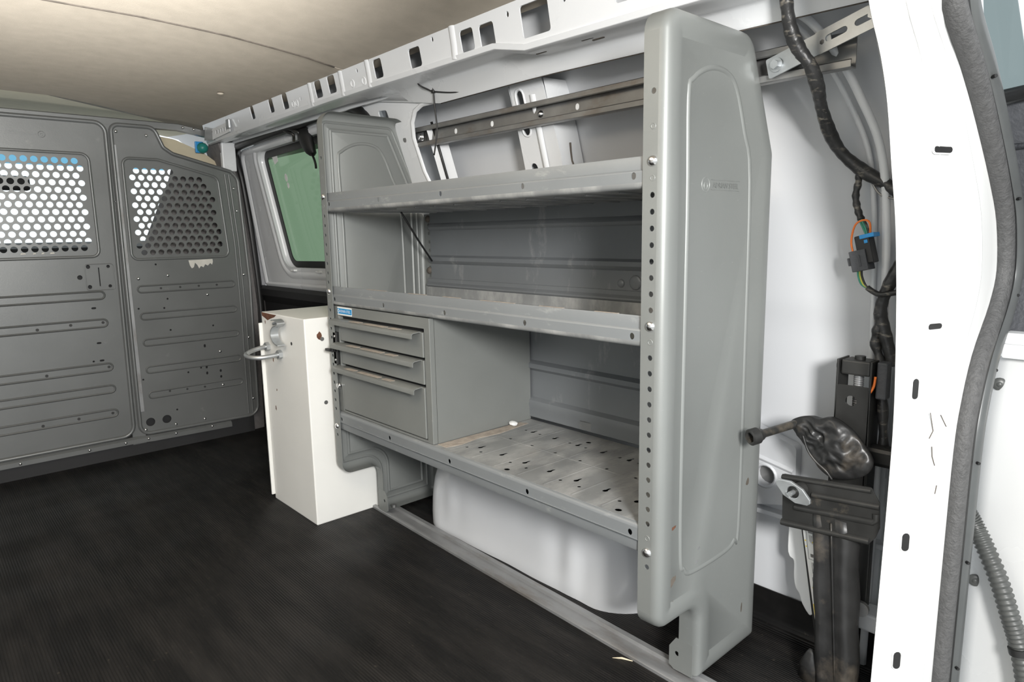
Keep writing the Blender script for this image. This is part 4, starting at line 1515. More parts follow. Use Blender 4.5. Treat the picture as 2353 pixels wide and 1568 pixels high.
mb.bead([(0.176, 0.075), (0.180, 0.50), (0.176, 0.80), (0.158, 1.075)], 0.009, 0.006, mapY(YP - 0.001))
mb.bead([(0.194, 0.075), (0.198, 0.50), (0.192, 0.80), (0.174, 1.075)], 0.009, 0.006, mapY(YP - 0.001))
mb.build('pressed_edge', 'bulkhead', pw, smooth=180)
rows = []
RL = [(1.075, -0.164, 5), (1.050, -0.1785, 9), (1.0245, -0.164, 9), (0.999, -0.1785, 10), (0.974, -0.164, 10), (0.948, -0.1785, 10), (0.923, -0.164, 10), (0.897, -0.1785, 10), (0.872, -0.164, 10), (0.847, -0.1785, 11), (0.822, -0.164, 10), (0.797, -0.1785, 11), (0.771, -0.164, 10)]
for z, x0, n in RL:
    rows.append((z, [x0 + 0.0297 * k for k in range(n)]))
screen('perforated_screen', rows, grc, pw)
for z in (0.633, 0.529, 0.427, 0.320, 0.220):
    mb = MB()
    mb.sheet(slot(-0.02, z, 0.366, 0.030, 6), [], mapY(YP), 0.0, 0.0026)
    mb.bead(slot(-0.02, z, 0.362, 0.025, 6), 0.009, 0.0055, mapY(YP), True)
    mb.build('rib', 'bulkhead', pw, smooth=50)
for (x, z) in ((-0.12, 0.633), (-0.05, 0.633), (0.02, 0.633), (0.09, 0.633), (-0.125, 0.225), (-0.06, 0.222), (0.008, 0.220)):
    mb = MB()
    mb.cyl((x, YP - 0.0024, z), (x, YP - 0.0036, z), 0.0042, 10)
    mb.build('rib_hole', 'ink', pw)
for (x, z) in ((-0.195, 0.674), (-0.091, 0.681), (0.203, 0.669), (0.203, 0.403), (0.201, 0.137), (-0.004, 0.087), (-0.115, 0.087), (-0.225, 0.087), (0.050, 0.596), (0.08, 0.358), (0.08, 0.217), (0.196, 0.93), (0.190, 1.02), (-0.218, 1.212), (-0.118, 1.205)):
    mb = MB()
    dome(mb, (x, YP - 0.003, z), (0, -1, 0), 0.0062, 0.0045, 12)
    mb.build('bolt', 'chrome', pw, smooth=60)
mb = MB()
pts = [(-0.010, 0.736), (0.082, 0.738), (0.083, 0.728), (0.079, 0.715), (0.072, 0.722), (0.062, 0.712), (0.052, 0.718), (0.045, 0.706), (0.035, 0.712), (0.028, 0.702), (0.022, 0.716), (0.014, 0.726), (0.008, 0.708), (0.0, 0.704), (-0.006, 0.715)]
mb.sheet(pts, [], mapY(YP - 0.002), 0.0, 0.0006)
mb.build('torn_label', 'paper_torn', pw)

# hinge strip between panels, top bar, bottom sill
mb = MB()
mb.box((-0.272, YP + 0.001, 0.035), (-0.226, YP + 0.02, 1.245))
mb.build('centre_post', 'bulkhead', bk)
mb = MB()
mb.box((-0.236, YP - 0.005, 0.16), (-0.222, YP - 0.0025, 1.165))
mb.build('hinge_strip', 'alu', bk, bev=0.001)
for (x, z) in ((-0.243, 0.96), (-0.243, 0.80), (-0.245, 0.43), (-0.246, 0.12)):
    mb = MB()
    dome(mb, (x, YP + 0.0005, z), (0, -1, 0), 0.004, 0.004, 10)
    mb.build('rivet', 'alu', bk, smooth=60)
mb = MB()
mb.loft([[(x, YP + dy, z + dz) for dy, dz in ((0.0, 0.0), (0.0, 0.022), (0.006, 0.026), (0.03, 0.026), (0.03, 0.0))] for x, z in ((-1.35, 1.236), (-0.55, 1.236), (0.0, 1.234), (0.115, 1.215))])
tb = mb.build('top_bar', 'bulkhead', bk, smooth=30)
mb = MB()
mb.sheet([(0.085, 1.200), (0.135, 1.205), (0.135, 1.248), (0.09, 1.252)], [], mapY(YP - 0.02), 0, 0.004)
mb.build('end_plate', 'bulkhead', tb)
for (x, z) in ((0.015, 1.245), (0.055, 1.242), (0.12, 1.235)):
    mb = MB()
    dome(mb, (x, YP - 0.001 - (0.024 if x > 0.1 else 0), z), (0, -1, 0), 0.0055, 0.0045, 10)
    mb.build('bolt', 'chrome', tb, smooth=60)
mb = MB()
mb.loft([[(x, YP - 0.012, z - 0.018), (x, YP - 0.012, z - 0.002), (x, YP - 0.002, z + 0.006), (x, YP + 0.02, z + 0.006), (x, YP + 0.02, z - 0.018)] for x, z in ((-1.35, 0.062), (-0.26, 0.060), (-0.20, 0.056), (0.10, 0.052))])
sl = mb.build('sill', 'bulkhead', bk, smooth=30)
for x in (-0.63, -0.42, -0.30, -0.22, -0.12, 0.02):
    mb = MB()
    dome(mb, (x, YP - 0.0115, 0.052), (0, -1, 0), 0.0055, 0.0045, 10)
    mb.build('bolt', 'chrome', sl, smooth=60)
# filler from sill to floor
mb = MB()
mb.box((-1.60, YP + 0.004, FZ + 0.003), (0.20, YP + 0.016, 0.060))
mb.build('kick_plate', 'dark_void', bk)
mb = MB()
mb.box((-1.60, YP + 0.028, 0.0), (0.19, YP + 0.034, 0.742))
mb.build('cab_light_shade', 'dark_void', bk)  # added dark sheet stands for shade behind the lower panel holes
# left continuation of the bulkhead
mb = MB()
mb.box((-1.66, YP, 0.02), (-1.33, YP + 0.004, 1.24))
mb.build('wing_panel', 'bulkhead', bk)
# perforated roof clip where the bulkhead meets the rail
t = thing('roof_clip', 'white slotted strap joining the partition to the roof rail', 'clip', (0.13, 2.15, 1.25))
mb = MB()
mb.sheet([(2.03, 1.215), (2.22, 1.205), (2.22, 1.245), (2.03, 1.252)], [rrect(2.06 + 0.026 * k, 1.222, 2.073 + 0.026 * k, 1.236, 0.002, 2) for k in range(5)], mapX(0.118), 0, 0.002)
mb.build('strap', 'white_plastic', t)
mb = MB()
mb.box((0.108, 2.015, 1.225), (0.116, 2.045, 1.258))
mb.build('fold', 'zinc', t, bev=0.002)

# =================================================================== WALL CHANNEL AND STRAP BRACKET
t = thing('brace_channel', 'long worn steel strut channel bolted across the wall above the top shelf', 'channel', (0.285, 0.45, 1.09))
prof = [(0.2745, 1.108), (0.2725, 1.110), (0.2725, 1.1195), (0.274, 1.121), (0.292, 1.121), (0.293, 1.12), (0.293, 1.068), (0.292, 1.067), (0.274, 1.067), (0.2725, 1.068), (0.2725, 1.078), (0.2745, 1.080)]
mb = MB()
mb.extrude(prof, ex, -0.150, 1.09)
mb.build('channel', 'steel', t, smooth=35, solid=0.002)
for y in (0.555, 0.44, 0.73, 0.88):
    mb = MB()
    if y == 0.555:
        dome(mb, (0.2915, y, 1.094), (-1, 0, 0), 0.009, 0.007, 12)
        mb.build('bolt', 'chrome', t, smooth=60)
    else:
        mb.sheet(slot(y, 1.094, 0.010, 0.014), [], mapX(0.2915), 0, 0.001)
        mb.build('channel_hole', 'white_plastic', t)
mb = MB()
mb.box((0.278, 1.012, 1.083), (0.284, 1.062, 1.106))
mb.cyl((0.279, 1.028, 1.0945), (0.272, 1.028, 1.0945), 0.008, 10)
mb.build('spring_nut', 'chrome', t, smooth=40)
mb = MB()
mb.cyl((0.272, 1.085, 1.094), (0.262, 1.085, 1.092), 0.008, 12)
mb.build('bolt', 'steel', t, smooth=40)
mb = MB()
mb.tube([(0.27, 1.07, 1.094), (0.27, 1.10, 1.094)], 0.004, 8)
mb.build('stud', 'steel', t, smooth=180)

t = thing('slotted_strap', 'zinc slotted steel strap bolted between the strut channel and the rear pillar', 'bracket', (0.262, -0.1, 1.1))
c = Vector((0.266, -0.034, 1.090))
u = (Vector((0.250, -0.186, 1.128)) - c)
ln = u.length
u.normalize()
w = Vector((0, 0, 1)) - u * u.z
w.normalize()
nr = u.cross(w)
if nr.x > 0:
    nr = -nr
smap = lambda a, b, t: tuple(c + u * a + w * b + nr * t)
mb = MB()
mb.sheet(fillet([(-0.018, -0.0165, 0.003), (0.095, -0.0165, 0.002), (0.095, 0.0165, 0.002), (-0.018, 0.0165, 0.003)], 3), [circ(0.0, 0.0, 0.005, 10), slot(0.045, -0.003, 0.024, 0.009)], smap, 0.0, 0.003)
mb.build('lower_strap', 'zinc', t)
mb = MB()
mb.sheet([(0.074, -0.0185), (0.185, -0.0185), (0.185, 0.0165), (0.074, 0.0165)], [slot(0.105, 0.0, 0.036, 0.010), slot(0.152, 0.0, 0.036, 0.010)], smap, 0.0032, 0.0062)
mb.build('upper_strap', 'zinc', t)
mb = MB()
p0 = c + nr * 0.003
mb.tube([p0, p0 + nr * 0.0025], 0.0115, 16)
mb.tube([p0 + nr * 0.0025, p0 + nr * 0.009], 0.0075, 6)
mb.build('bolt', 'zinc', t, smooth=40)
mb = MB()
p1 = c + u * 0.163 + nr * 0.0062
mb.tube([p1, p1 + nr * 0.006], 0.007, 6)
mb.build('bolt', 'zinc', t, smooth=40)
mb = MB()
p2 = c + u * 0.082 + nr * 0.003 - w * 0.002
mb.tube([p2, p2 + nr * 0.004], 0.004, 6)
mb.build('stud', 'chrome', t, smooth=40)

# =================================================================== HANGING WIRE TIE
t = thing('wire_tie', 'thin black wire tie dangling from the roof rail over the strut channel', 'wire', (0.2, 0.86, 1.18))
for pth in ([(0.128, 0.80, 1.222), (0.15, 0.835, 1.225), (0.18, 0.89, 1.205), (0.2, 0.872, 1.188), (0.205, 0.86, 1.182)],
            [(0.185, 0.845, 1.214), (0.195, 0.848, 1.203), (0.205, 0.858, 1.182), (0.208, 0.858, 1.14), (0.212, 0.858, 1.085), (0.21, 0.872, 1.025)],
            [(0.205, 0.858, 1.182), (0.215, 0.80, 1.172), (0.222, 0.75, 1.168)]):  # this last run draws the dark seam line under the header
    mb = MB()
    mb.tube(smooth_path(pth, 6), 0.0021, 6)
    mb.build('strand_and_seam', 'black_plastic', t, smooth=180)
mb = MB()
mb.box((0.2, 0.853, 1.178), (0.209, 0.863, 1.187))
mb.build('knot', 'black_plastic', t, bev=0.002)

# =================================================================== WIRING HARNESS
hz = thing('wiring_harness', 'thick black taped wiring harness running down the white wall', 'wiring', (0.385, -0.1, 0.9))
hp = [(0.17, -0.080, 1.215), (0.185, -0.082, 1.176), (0.205, -0.082, 1.130), (0.222, -0.089, 1.099), (0.235, -0.103, 1.073), (0.27, -0.101, 1.045), (0.31, -0.092, 1.017), (0.35, -0.092, 0.978), (0.375, -0.105, 0.945), (0.385, -0.139, 0.913), (0.386, -0.182, 0.885), (0.385, -0.212, 0.852), (0.385, -0.222, 0.80), (0.388, -0.205, 0.755), (0.388, -0.186, 0.712), (0.39, -0.178, 0.67), (0.39, -0.192, 0.62), (0.392, -0.203, 0.58)]
pp = smooth_path(hp, 8)
mb = MB()
mb.tube(pp, [0.0106 + 0.0004 * math.sin(k * 1.9) + 0.0009 * math.sin(k * 0.37) for k in range(len(pp))], 12)
mb.build('main_trunk', 'tape', hz, smooth=180)
mb = MB()
pp = smooth_path([(0.388, -0.127, 0.918), (0.39, -0.128, 0.90), (0.39, -0.1245, 0.874), (0.388, -0.130, 0.85), (0.386, -0.138, 0.832)], 6)
mb.tube(pp, [0.0058 + 0.0008 * math.sin(k * 1.7) for k in range(len(pp))], 10)
mb.build('branch', 'tape', hz, smooth=180)
for m, dy, in (('green_wire', 0.0), ('green_wire', 0.004), ('tape', -0.004)):
    mb = MB()
    mb.tube(smooth_path([(0.384, -0.138 + dy, 0.834), (0.382, -0.146 + dy, 0.82), (0.38, -0.152 + dy * 0.6, 0.806)], 5), 0.0019, 6)
    mb.build('wire', m, hz, smooth=180)
mb = MB()
mb.tube(smooth_path([(0.376, -0.158, 0.802), (0.372, -0.157, 0.826), (0.372, -0.146, 0.831), (0.37, -0.134, 0.822), (0.37, -0.1295, 0.795), (0.372, -0.134, 0.772)], 6), 0.0018, 6)
mb.build('locking_wire', 'orange', hz, smooth=180)
rotx = Matrix.Rotation(math.radians(-14), 3, 'X')
mb = MB()
mb.box((0.366, -0.164, 0.756), (0.392, -0.140, 0.806), rotx)
cn = mb.build('connector', 'black_plastic', hz, bev=0.002)
mb = MB()
mb.box((0.365, -0.1675, 0.801), (0.393, -0.1435, 0.808), rotx)
mb.box((0.3645, -0.158, 0.792), (0.366, -0.152, 0.798), rotx)
mb.build('blue_collar', 'blue_plastic', cn, bev=0.001)
mb = MB()
mb.box((0.362, -0.1595, 0.744), (0.394, -0.1325, 0.780), rotx)
mb.box((0.3605, -0.150, 0.752), (0.3625, -0.147, 0.772), rotx)
mb.box((0.368, -0.1325, 0.752), (0.39, -0.126, 0.766), rotx)
mb.build('grey_shell', 'textured', cn, bev=0.0015)
for m, dy in (('green_wire', 0.003), ('yellow_wire', 0.0), ('tape', -0.003)):
    mb = MB()
    mb.tube(smooth_path([(0.38, -0.143 + dy, 0.748), (0.38, -0.144 + dy, 0.735), (0.381, -0.150 + dy, 0.72), (0.383, -0.160, 0.712)], 5), 0.0018, 6)
    mb.build('wire', m, hz, smooth=180)
mb = MB()
pp = smooth_path([(0.382, -0.156, 0.715), (0.383, -0.166, 0.708), (0.38, -0.180, 0.704), (0.378, -0.205, 0.709), (0.38, -0.225, 0.715)], 6)
mb.tube(pp, 0.0048, 10)
mb.build('branch', 'tape', hz, smooth=180)
mb = MB()
pp = smooth_path([(0.388, -0.179, 0.672), (0.386, -0.177, 0.645), (0.386, -0.174, 0.62), (0.385, -0.184, 0.588), (0.383, -0.190, 0.56), (0.38, -0.196, 0.50), (0.385, -0.20, 0.43)], 6)
mb.tube(pp, [0.008 + 0.0016 * math.sin(k * 1.1) for k in range(len(pp))], 10)
mb.build('branch', 'tape', hz, smooth=180)
mb = MB()
mb.tube(smooth_path([(0.39, -0.145, 0.905), (0.384, -0.165, 0.875), (0.386, -0.19, 0.865), (0.388, -0.215, 0.862)], 6), 0.0022, 6)
mb.build('loose_wire', 'alu', hz, smooth=180)
mb = MB()
mb.box((0.355, -0.207, 0.525), (0.378, -0.190, 0.590))
mb.build('connector', 'textured', hz, bev=0.003)
mb = MB()
mb.tube(smooth_path([(0.352, -0.190, 0.565), (0.35, -0.189, 0.548), (0.348, -0.184, 0.535), (0.349, -0.183, 0.528)], 5), 0.0022, 6)
mb.build('locking_wire', 'orange', hz, smooth=180)

# =================================================================== JACK, TOOL BAG AND HOLDER
jk = thing('scissor_jack', 'black steel scissor jack stowed upright against the white wall', 'jack', (0.365, -0.155, 0.3))
mb = MB()
jm = lambda a, b, t: (0.345 + t, a, b)
mb.sheet(fillet([(-0.122, 0.30, 0.002), (-0.192, 0.30, 0.002), (-0.184, 0.545, 0.004), (-0.130, 0.545, 0.004)], 3), [circ(-0.155, 0.5175, 0.0095, 16)], jm, 0, 0.003)
mb.build('front_arm', 'black_metal', jk, bev=0.0008)
mb = MB()
for y in (-0.129, -0.1845):
    mb.box((0.345, y - 0.0018, 0.30), (0.392, y + 0.0018, 0.590))
mb.build('side_cheek', 'black_metal', jk, bev=0.001)
mb = MB()
mb.box((0.349, -0.1815, 0.563), (0.390, -0.133, 0.589))
mb.build('trunnion_block', 'black_metal', jk, bev=0.003)
mb = MB()
mb.cyl((0.370, -0.157, 0.589), (0.370, -0.157, 0.595), 0.009, 14)
mb.cyl((0.366, -0.130, 0.576), (0.366, -0.123, 0.576), 0.011, 14)
mb.build('pivot_pin', 'black_metal', jk, smooth=40)
mb = MB()
sp = [(0.368, -0.1575, 0.50 + 0.0012 * k) for k in range(56)]
mb.tube(sp, [0.0078 if k % 3 else 0.0088 for k in range(56)], 14)
mb.build('screw_thread', 'alu', jk, smooth=60)
mb = MB()
mb.box((0.352, -0.235, 0.405), (0.385, -0.150, 0.440))
mb.build('base_block', 'black_metal', jk, bev=0.008)

# wheel wrench with socket
wr_ = thing('wheel_wrench', 'black wheel wrench with a hexagonal socket end poking past the shelving', 'wrench', (0.24, -0.04, 0.45))
a0 = Vector((0.222, -0.034, 0.4515))
a1 = Vector((0.325, -0.078, 0.468))
d = (a1 - a0).normalized()
mb = MB()
mb.tube([a0 + d * 0.016, a0 + d * 0.024, a0 + d * 0.030, a0 + d * 0.10], [0.0135, 0.011, 0.0075, 0.0075], 14)
mb.build('shaft', 'black_metal', wr_, smooth=50)
b_ = (Vector((0, 0, 1)) - d * d.z).normalized()
e_ = d.cross(b_)
ringf = lambda s, r, n: [a0 + d * s + (b_ * math.cos(2 * math.pi * k / n) + e_ * math.sin(2 * math.pi * k / n)) * r for k in range(n)]
mb = MB()
hexr = lambda s, r: [a0 + d * s + (b_ * math.cos(2 * math.pi * (k // 3 * 3 + 0) / 18) * (1 - (k % 3) / 3) + b_ * math.cos(2 * math.pi * (k // 3 * 3 + 3) / 18) * ((k % 3) / 3)
                     + e_ * math.sin(2 * math.pi * (k // 3 * 3) / 18) * (1 - (k % 3) / 3) + e_ * math.sin(2 * math.pi * (k // 3 * 3 + 3) / 18) * ((k % 3) / 3)) * r for k in range(18)]
mb.loft([hexr(0.014, 0.0098), hexr(0.0, 0.0100), ringf(-0.001, 0.0125, 18), ringf(0.001, 0.0150, 18), ringf(0.016, 0.0150, 18), ringf(0.019, 0.012, 18)])
mb.build('socket', 'black_metal', wr_, smooth=40)


def blob(outline, x0, depth, folds, name, m, label=None, cat=None):
    """soft bag: closed outline in the (Y, Z) plane, bulging along -X"""
    cx = sum(p[0] for p in outline) / len(outline)
    cz = sum(p[1] for p in outline) / len(outline)
    pl = [(p.x, p.y) for p in smooth_path([(a, b, 0) for a, b in outline], 6, True)]
    rings = []
    ks = (1.0, 0.985, 0.95, 0.90, 0.84, 0.77, 0.70, 0.63, 0.56, 0.49, 0.42, 0.35, 0.28, 0.21, 0.14, 0.05)
    for s in ks:
        rings.append([])
        for (a, b) in pl:
            y, z = cx + (a - cx) * s, cz + (b - cz) * s
            q = y * 0.8 + z * 0.6
            w = -y * 0.6 + z * 0.8
            rg_ = 1.0 - 2.4 * abs(noise.noise((q * 52, w * 17, 1.7)))
            r2_ = 1.0 - 2.4 * abs(noise.noise((q * 34, w * 70, 5.1)))
            h = depth * math.sqrt(max(0, 1 - s ** 4)) + folds * (1 - s ** 6) * (rg_ + 0.55 * r2_ - 0.6)
            rings[-1].append((x0 - h, y, z))
    mb = MB()
    n = len(pl)
    back = [(x0 + 0.012, cx + (a - cx) * 0.96, cz + (b - cz) * 0.96) for a, b in pl]
    mb.loft([back] + rings)
    return mb


pouch = blob([(-0.062, 0.466), (-0.075, 0.478), (-0.096, 0.485), (-0.115, 0.484), (-0.134, 0.490), (-0.158, 0.480), (-0.180, 0.462), (-0.205, 0.430), (-0.206, 0.412), (-0.19, 0.393), (-0.165, 0.382), (-0.140, 0.380), (-0.118, 0.392), (-0.103, 0.414), (-0.088, 0.432), (-0.074, 0.446)], 0.318, 0.011, 0.0075, '', '')
pch = tag(pouch.build('tool_pouch', 'vinyl', smooth=180), 'crumpled black vinyl tool pouch draped over the jack holder plate', 'pouch')
mb = MB()
seam = smooth_path([(0.290, -0.098, 0.455), (0.290, -0.108, 0.43), (0.292, -0.122, 0.412), (0.294, -0.14, 0.398), (0.297, -0.150, 0.384)], 6)
mb.tube(seam, 0.002, 6)
mb.build('stitched_seam', 'vinyl', pch, smooth=180)

# vertical sleeve
mb = MB()
rings = []
for k in range(15):
    t = k / 14
    z = 0.318 - t * (0.318 - (FZ + 0.004))
    yc = -0.157 - 0.024 * t
    hwid = 0.038 - 0.004 * t + 0.0015 * math.sin(k * 1.3)
    rg = []
    for j in range(28):
        th = 2 * math.pi * j / 28
        cth, sth = math.cos(th), math.sin(th)
        yy = hwid * (abs(cth) ** 0.6) * (1 if cth > 0 else -1)
        xx = 0.020 * (abs(sth) ** 0.6) * (1 if sth > 0 else -1)
        fold = 0.0055 * math.sin((yy / 0.038) * 5.2 + 0.7 + 0.3 * math.sin(k * 0.8)) * (1 if sth < 0 else 0)
        rg.append((0.306 + xx + fold - 0.006 * t, yc + yy, z))
    rings.append(rg)
mb.loft(rings)
slv = tag(mb.build('tool_sleeve', 'vinyl', smooth=180), 'long black vinyl sleeve hanging from the holder plate to the floor', 'sleeve')
mb = MB()
mb.tube([(0.284, -0.158 - 0.024 * k / 8, 0.31 - 0.31 * k / 8) for k in range(9)], 0.0018, 6)
mb.build('stitched_seam', 'vinyl', slv, smooth=180)
mb = MB()
rg = []
for (z, s) in ((FZ + 0.003, 1.0), (0.02, 0.9), (0.045, 0.4), (0.052, 0.15)):
    rg.append([(0.296 + 0.014 * s * math.cos(k), -0.132 + 0.022 * s * math.sin(k), z) for k in [2 * math.pi * j / 10 for j in range(10)]])
mb.loft(rg)
mb.build('folded_corner', 'vinyl', slv, smooth=180)

# instruction strip on a jack handle
mb = MB()
lmap = lambda a, b, t: (0.322 + 0.02 * 0 - t, -0.089 - 0.16 * (0.285 - b) - a, b)
mb.sheet([(-0.002, 0.285), (0.026, 0.285), (0.018, 0.02), (0.002, 0.02)], [], lmap, -0.006, 0.0)
stp = tag(mb.build('lever_bar', 'black_metal', bev=0.001), 'slim black jack handle with white instruction label behind the sleeve', 'handle')
mb = MB()
mb.sheet([(0.001, 0.275), (0.026, 0.275), (0.020, 0.088), (0.006, 0.088)], [], lmap, 0.0002, 0.0008)
lab = mb.build('instruction_label', 'paper', stp)
mb = MB()
mb.sheet([(0.0058, 0.127), (0.013, 0.127), (0.0122, 0.091), (0.0068, 0.091)], [], lmap, 0.0009, 0.0012)
mb.build('yellow_block', 'yellow', lab)
for (a, b, w, h) in ((0.011, 0.262, 0.014, 0.006), (0.011, 0.217, 0.013, 0.006), (0.014, 0.148, 0.008, 0.004)):
    mb = MB()
    mb.sheet([(a, b), (a + w, b), (a + w, b + h), (a, b + h)], [], lmap, 0.0009, 0.0012)
    mb.build('printed_bar', 'steel', lab)
mb = MB()
for (a0_, b0_, a1_, b1_) in ((0.007, 0.272, 0.007, 0.212), (0.007, 0.212, 0.024, 0.212), (0.007, 0.272, 0.025, 0.272), (0.010, 0.178, 0.010, 0.15), (0.010, 0.178, 0.022, 0.178)):
    mb.bead([(a0_, b0_), (a1_, b1_)], 0.0007, 0.0003, lambda a, b, t: lmap(a, b, 0.0009 + t))
for k in range(6):
    mb.bead([(0.012 + 0.0022 * k, 0.207), (0.0118 + 0.0021 * k, 0.186)], 0.0008, 0.0003, lambda a, b, t: lmap(a, b, 0.0009 + t))
for k in range(4):
    mb.bead([(0.0125 + 0.002 * k, 0.258), (0.0125 + 0.002 * k, 0.246 - 0.002 * k)], 0.0007, 0.0003, lambda a, b, t: lmap(a, b, 0.0009 + t))
mb.build('printed_lines', 'ink', lab)
for (a, b) in ((0.004, 0.246), (0.0045, 0.235), (0.018, 0.246), (0.019, 0.226), (0.009, 0.158)):
    mb = MB()
    mb.sheet(circ(a, b, 0.0013, 8), [], lmap, 0.0009, 0.0013)
    mb.build('yellow_dot', 'yellow', lab)
# white plastic bracket behind
mb = MB()
o = [(p.x, p.y) for p in smooth_path([(-0.040, 0.30, 0), (-0.043, 0.25, 0), (-0.044, 0.185, 0), (-0.056, 0.172, 0), (-0.058, 0.14, 0), (-0.062, 0.118, 0), (-0.070, 0.108, 0), (-0.078, 0.088, 0), (-0.095, 0.07, 0), (-0.105, 0.10, 0), (-0.095, 0.17, 0), (-0.084, 0.24, 0), (-0.080, 0.30, 0)], 4, True)]
mb.sheet(o, [], lambda a, b, t: (0.372 - t, a, b), -0.03, 0.0)
tag(mb.build('jack_mount', 'white_plastic', smooth=40, bev=0.003), 'white plastic mount with wavy edge behind the black holder plate', 'mount')

# holder plate with wing nut
hp_ = thing('holder_plate', 'black ribbed steel holder plate clamping the jack to the wall', 'plate', (0.29, -0.15, 0.33))
PL = [(-0.067, 0.376, 0.003), (-0.218, 0.391, 0.004), (-0.232, 0.368, 0.008), (-0.235, 0.325, 0.01), (-0.229, 0.305, 0.004), (-0.219, 0.291, 0.006), (-0.070, 0.277, 0.006)]
mb = MB()
pm = lambda a, b, t: (0.286 + t, a, b)
mb.sheet(fillet(PL, 4), [], pm, 0, 0.003)
pb = mb.build('plate', 'black_metal', hp_, bev=0.001)
mb = MB()
mb.bead([(-0.122, 0.351), (-0.233, 0.361)], 0.011, 0.005, lambda a, b, t: (0.286 - t, a, b))
mb.bead([(-0.092, 0.319), (-0.224, 0.332), (-0.229, 0.338), (-0.228, 0.348)], 0.012, 0.005, lambda a, b, t: (0.286 - t, a, b))
mb.bead([(-0.067, 0.371), (-0.219, 0.386)], 0.010, 0.007, lambda a, b, t: (0.286 - t, a, b))
mb.bead([(-0.069, 0.284), (-0.221, 0.297)], 0.013, 0.007, lambda a, b, t: (0.286 - t, a, b))
mb.build('pressed_ribs', 'black_metal', hp_, smooth=180)
wn = MB()
wc = Vector((0.262, -0.0985, 0.3565))
wu = Vector((0.0, -0.905, -0.38)).normalized()
ww = Vector((0, -0.38, 0.905)).normalized()
wmap = lambda a, b, t: tuple(wc + wu * a + ww * b + Vector((-t, 0, 0)))
out = [(-0.034, 0.0), (-0.031, 0.006), (-0.012, 0.0155), (0.012, 0.0155), (0.031, 0.006), (0.034, 0.0), (0.031, -0.006), (0.012, -0.0155), (-0.012, -0.0155), (-0.031, -0.006)]
wn.sheet(out, [circ(0, 0, 0.011, 16)], wmap, -0.004, 0.002)
wng = wn.build('wing_nut', 'zinc', hp_, bev=0.0012)
mb = MB()
mb.tube([wc + Vector((0.004, 0, 0)), wc + Vector((0.023, -0.006, 0.003))], 0.013, 16)
mb.build('collar', 'black_metal', hp_, smooth=40)
mb = MB()
mb.tube([wc + Vector((-0.010, 0.002, -0.002)), wc + Vector((0.024, 0, 0))], 0.0045, 10)
mb.build('threaded_stud', 'zinc', hp_, smooth=40)

# rod with knob behind the sleeve
t = thing('clamp_rod', 'black square rod with round end knob behind the vinyl sleeve', 'rod', (0.34, -0.2, 0.15))
mb = MB()
mb.box((0.333, -0.207, 0.150), (0.349, -0.186, 0.30))
mb.build('rod', 'black_metal', t, bev=0.002)
mb = MB()
mb.cyl((0.330, -0.2005, 0.150), (0.322, -0.2015, 0.150), 0.0135, 16)
mb.build('knob', 'alu', t, smooth=40)
mb = MB()
mb.box((0.352, -0.24, 0.095), (0.40, -0.165, 0.128))
tag(mb.build('wall_ledge_bracket', 'white_clean', bev=0.004), 'short white metal ledge bracket low on the wall behind the sleeve', 'bracket')

# straw on the floor
mb = MB()
mb.tube([(0.098, 0.160, FZ + 0.0045), (0.110, 0.146, FZ + 0.005), (0.118, 0.126, FZ + 0.0045)], [0.0006, 0.0022, 0.0008], 6)
mb.v = [(x - 0.018, y, z) for x, y, z in mb.v]
tag(mb.build('straw', 'beige_plastic', smooth=180), 'tiny dry straw on the black floor beside the aluminium rail', 'straw')

# =================================================================== CAB BEYOND THE BULKHEAD
mb = MB()
mb.loft([[(x, y, z) for x, y in ((-1.45, 3.46), (0.22, 3.46), (0.18, 4.4), (-1.40, 4.4))] for z in (0.45, 0.72)])
struct(mb.build('sky_bounce_hood', 'white_clean', bev=0.05))  # unseen hood added to bounce skylight up to the cab ceiling
ds = thing('dashboard', 'black dashboard seen through the perforated partition screen', 'dashboard', (-0.6, 3.0, 0.4))
mb = MB()
mb.extrude([(2.95, 0.30), (2.93, 0.72), (2.96, 0.79), (3.05, 0.815), (3.40, 0.80), (3.45, 0.30)], lambda a, b, t: (t, a, b), -1.55, 0.17, True)
mb.build('dash_body', 'dark_void', ds, smooth=40)
mb = MB()
mb.tube([(-1.05 + 0.17 * math.cos(k * math.pi / 10), 2.86 + 0.05 * math.sin(k * math.pi / 10), 0.74 + 0.16 * math.sin(k * math.pi / 10)) for k in range(20)], 0.014, 8, closed=True)
mb.build('steering_wheel', 'black_plastic', ds, smooth=180)
mb = MB()
mb.sheet([(-1.45, 0.80), (0.24, 0.80), (0.17, 1.155), (-1.38, 1.155)], [], lambda a, b, t: (a, 3.42 - (b - 0.80) * 1.05 + t, b), 0, 0.005)
w3 = struct(mb.build('window_3', 'windshield'))
mb = MB()
mb.sheet([(-1.38, 1.155), (0.17, 1.155), (0.15, 1.235), (-1.36, 1.235)], [], lambda a, b, t: (a, 3.42 - (b - 0.80) * 1.05 + t, b), 0, 0.005)
mb.build('shade_band', 'wind_band', w3)
mr = thing('rear_view_mirror', 'dark rear-view mirror glimpsed through the left perforated screen', 'mirror', (-0.52, 2.95, 1.07))
mb = MB()
mb.box((-0.66, 2.93, 1.035), (-0.405, 2.965, 1.095))
mb.build('mirror_shell', 'dark_void', mr, bev=0.012)
mb = MB()
mb.tube([(-0.53, 2.96, 1.09), (-0.53, 3.0, 1.15)], 0.01, 8)
mb.build('stalk', 'dark_void', mr, smooth=180)
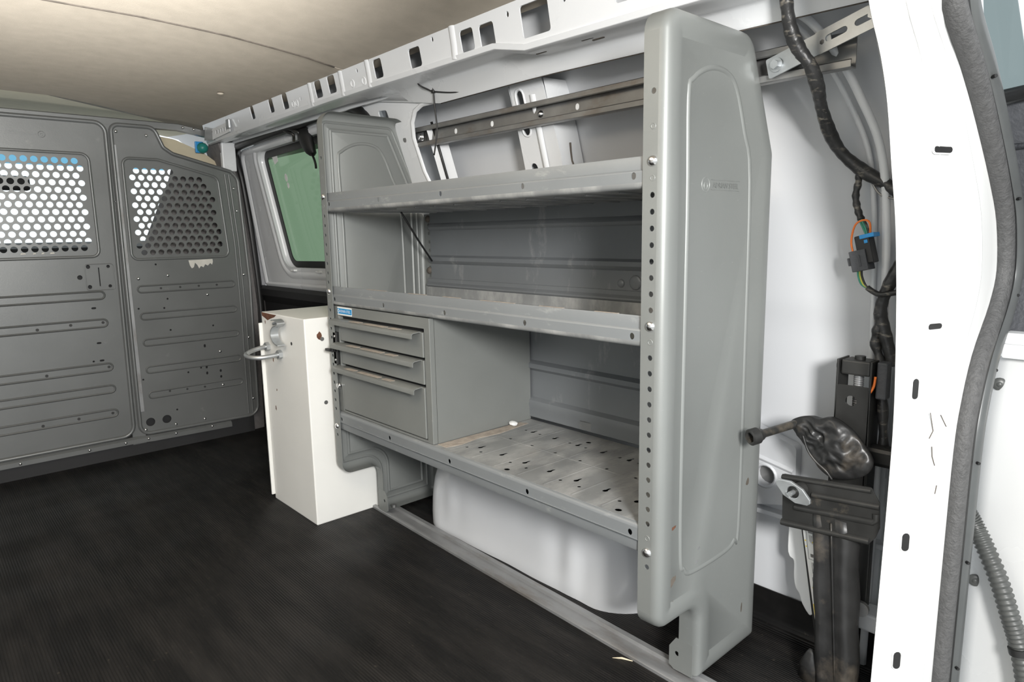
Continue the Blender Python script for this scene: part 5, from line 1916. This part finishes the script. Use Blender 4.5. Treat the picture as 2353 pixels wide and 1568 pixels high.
# passenger seat
stt = thing('passenger_seat', 'grey fabric passenger seat behind the right perforated screen', 'seat', (0.08, 2.6, 0.2))
mb = MB()
rg = []
for (z, xl, xr, y0_, y1_) in ((0.30, -0.20, 0.185, 2.42, 2.58), (0.55, -0.19, 0.185, 2.40, 2.55), (0.80, -0.105, 0.185, 2.38, 2.52), (0.95, -0.045, 0.18, 2.37, 2.49), (1.06, 0.0, 0.17, 2.36, 2.47), (1.15, 0.02, 0.14, 2.36, 2.44)):
    rg.append([(x, y, z) for x, y in rrect(xl, y0_, xr, y1_, 0.04, 4)])
mb.loft(rg)
mb.build('seat_back', 'seat', stt, smooth=50)
mb = MB()
mb.box((-0.22, 2.55, 0.18), (0.23, 2.95, 0.33))
mb.build('seat_cushion', 'seat', stt, bev=0.04)
# cab side trim, visor and the teal clip
mb = MB()
mb.loft([[(0.25, 2.44, 0.2), (0.25, 3.2, 0.2)], [(0.245, 2.44, 0.78), (0.245, 3.3, 0.78)]], False, False, False)
mb.loft([[(0.255, 2.44, 0.6), (0.21, 2.40, 1.24)], [(0.255, 2.62, 0.6), (0.21, 2.55, 1.24)]], False, False, False)
struct(mb.build('wall_cab', 'seat', solid=0.01))
mb = MB()
rg = []
for (x, z, h) in ((-0.12, 1.19, 0.07), (0.02, 1.165, 0.08), (0.12, 1.13, 0.07), (0.20, 1.085, 0.05)):
    rg.append([(x, y, z + dz * h) for y, dz in ((2.36, -0.6), (2.35, 0.0), (2.36, 0.6), (2.40, 0.7), (2.40, -0.7))])
mb.loft(rg)
tag(mb.build('pillar_trim', 'beige_plastic', smooth=40), 'beige moulded trim showing above the right wing of the partition', 'trim')
t = thing('belt_clip', 'small teal plastic clip in the gap above the partition wing', 'clip', (0.11, 2.32, 1.18))
mb = MB()
dome(mb, (0.112, 2.33, 1.185), (0, -1, 0), 0.022, 0.02, 12, 4)
mb.build('knob', 'teal', t, smooth=60)
mb = MB()
mb.box((0.085, 2.332, 1.165), (0.118, 2.342, 1.21))
mb.build('backing', 'blue_plastic', t, bev=0.003)
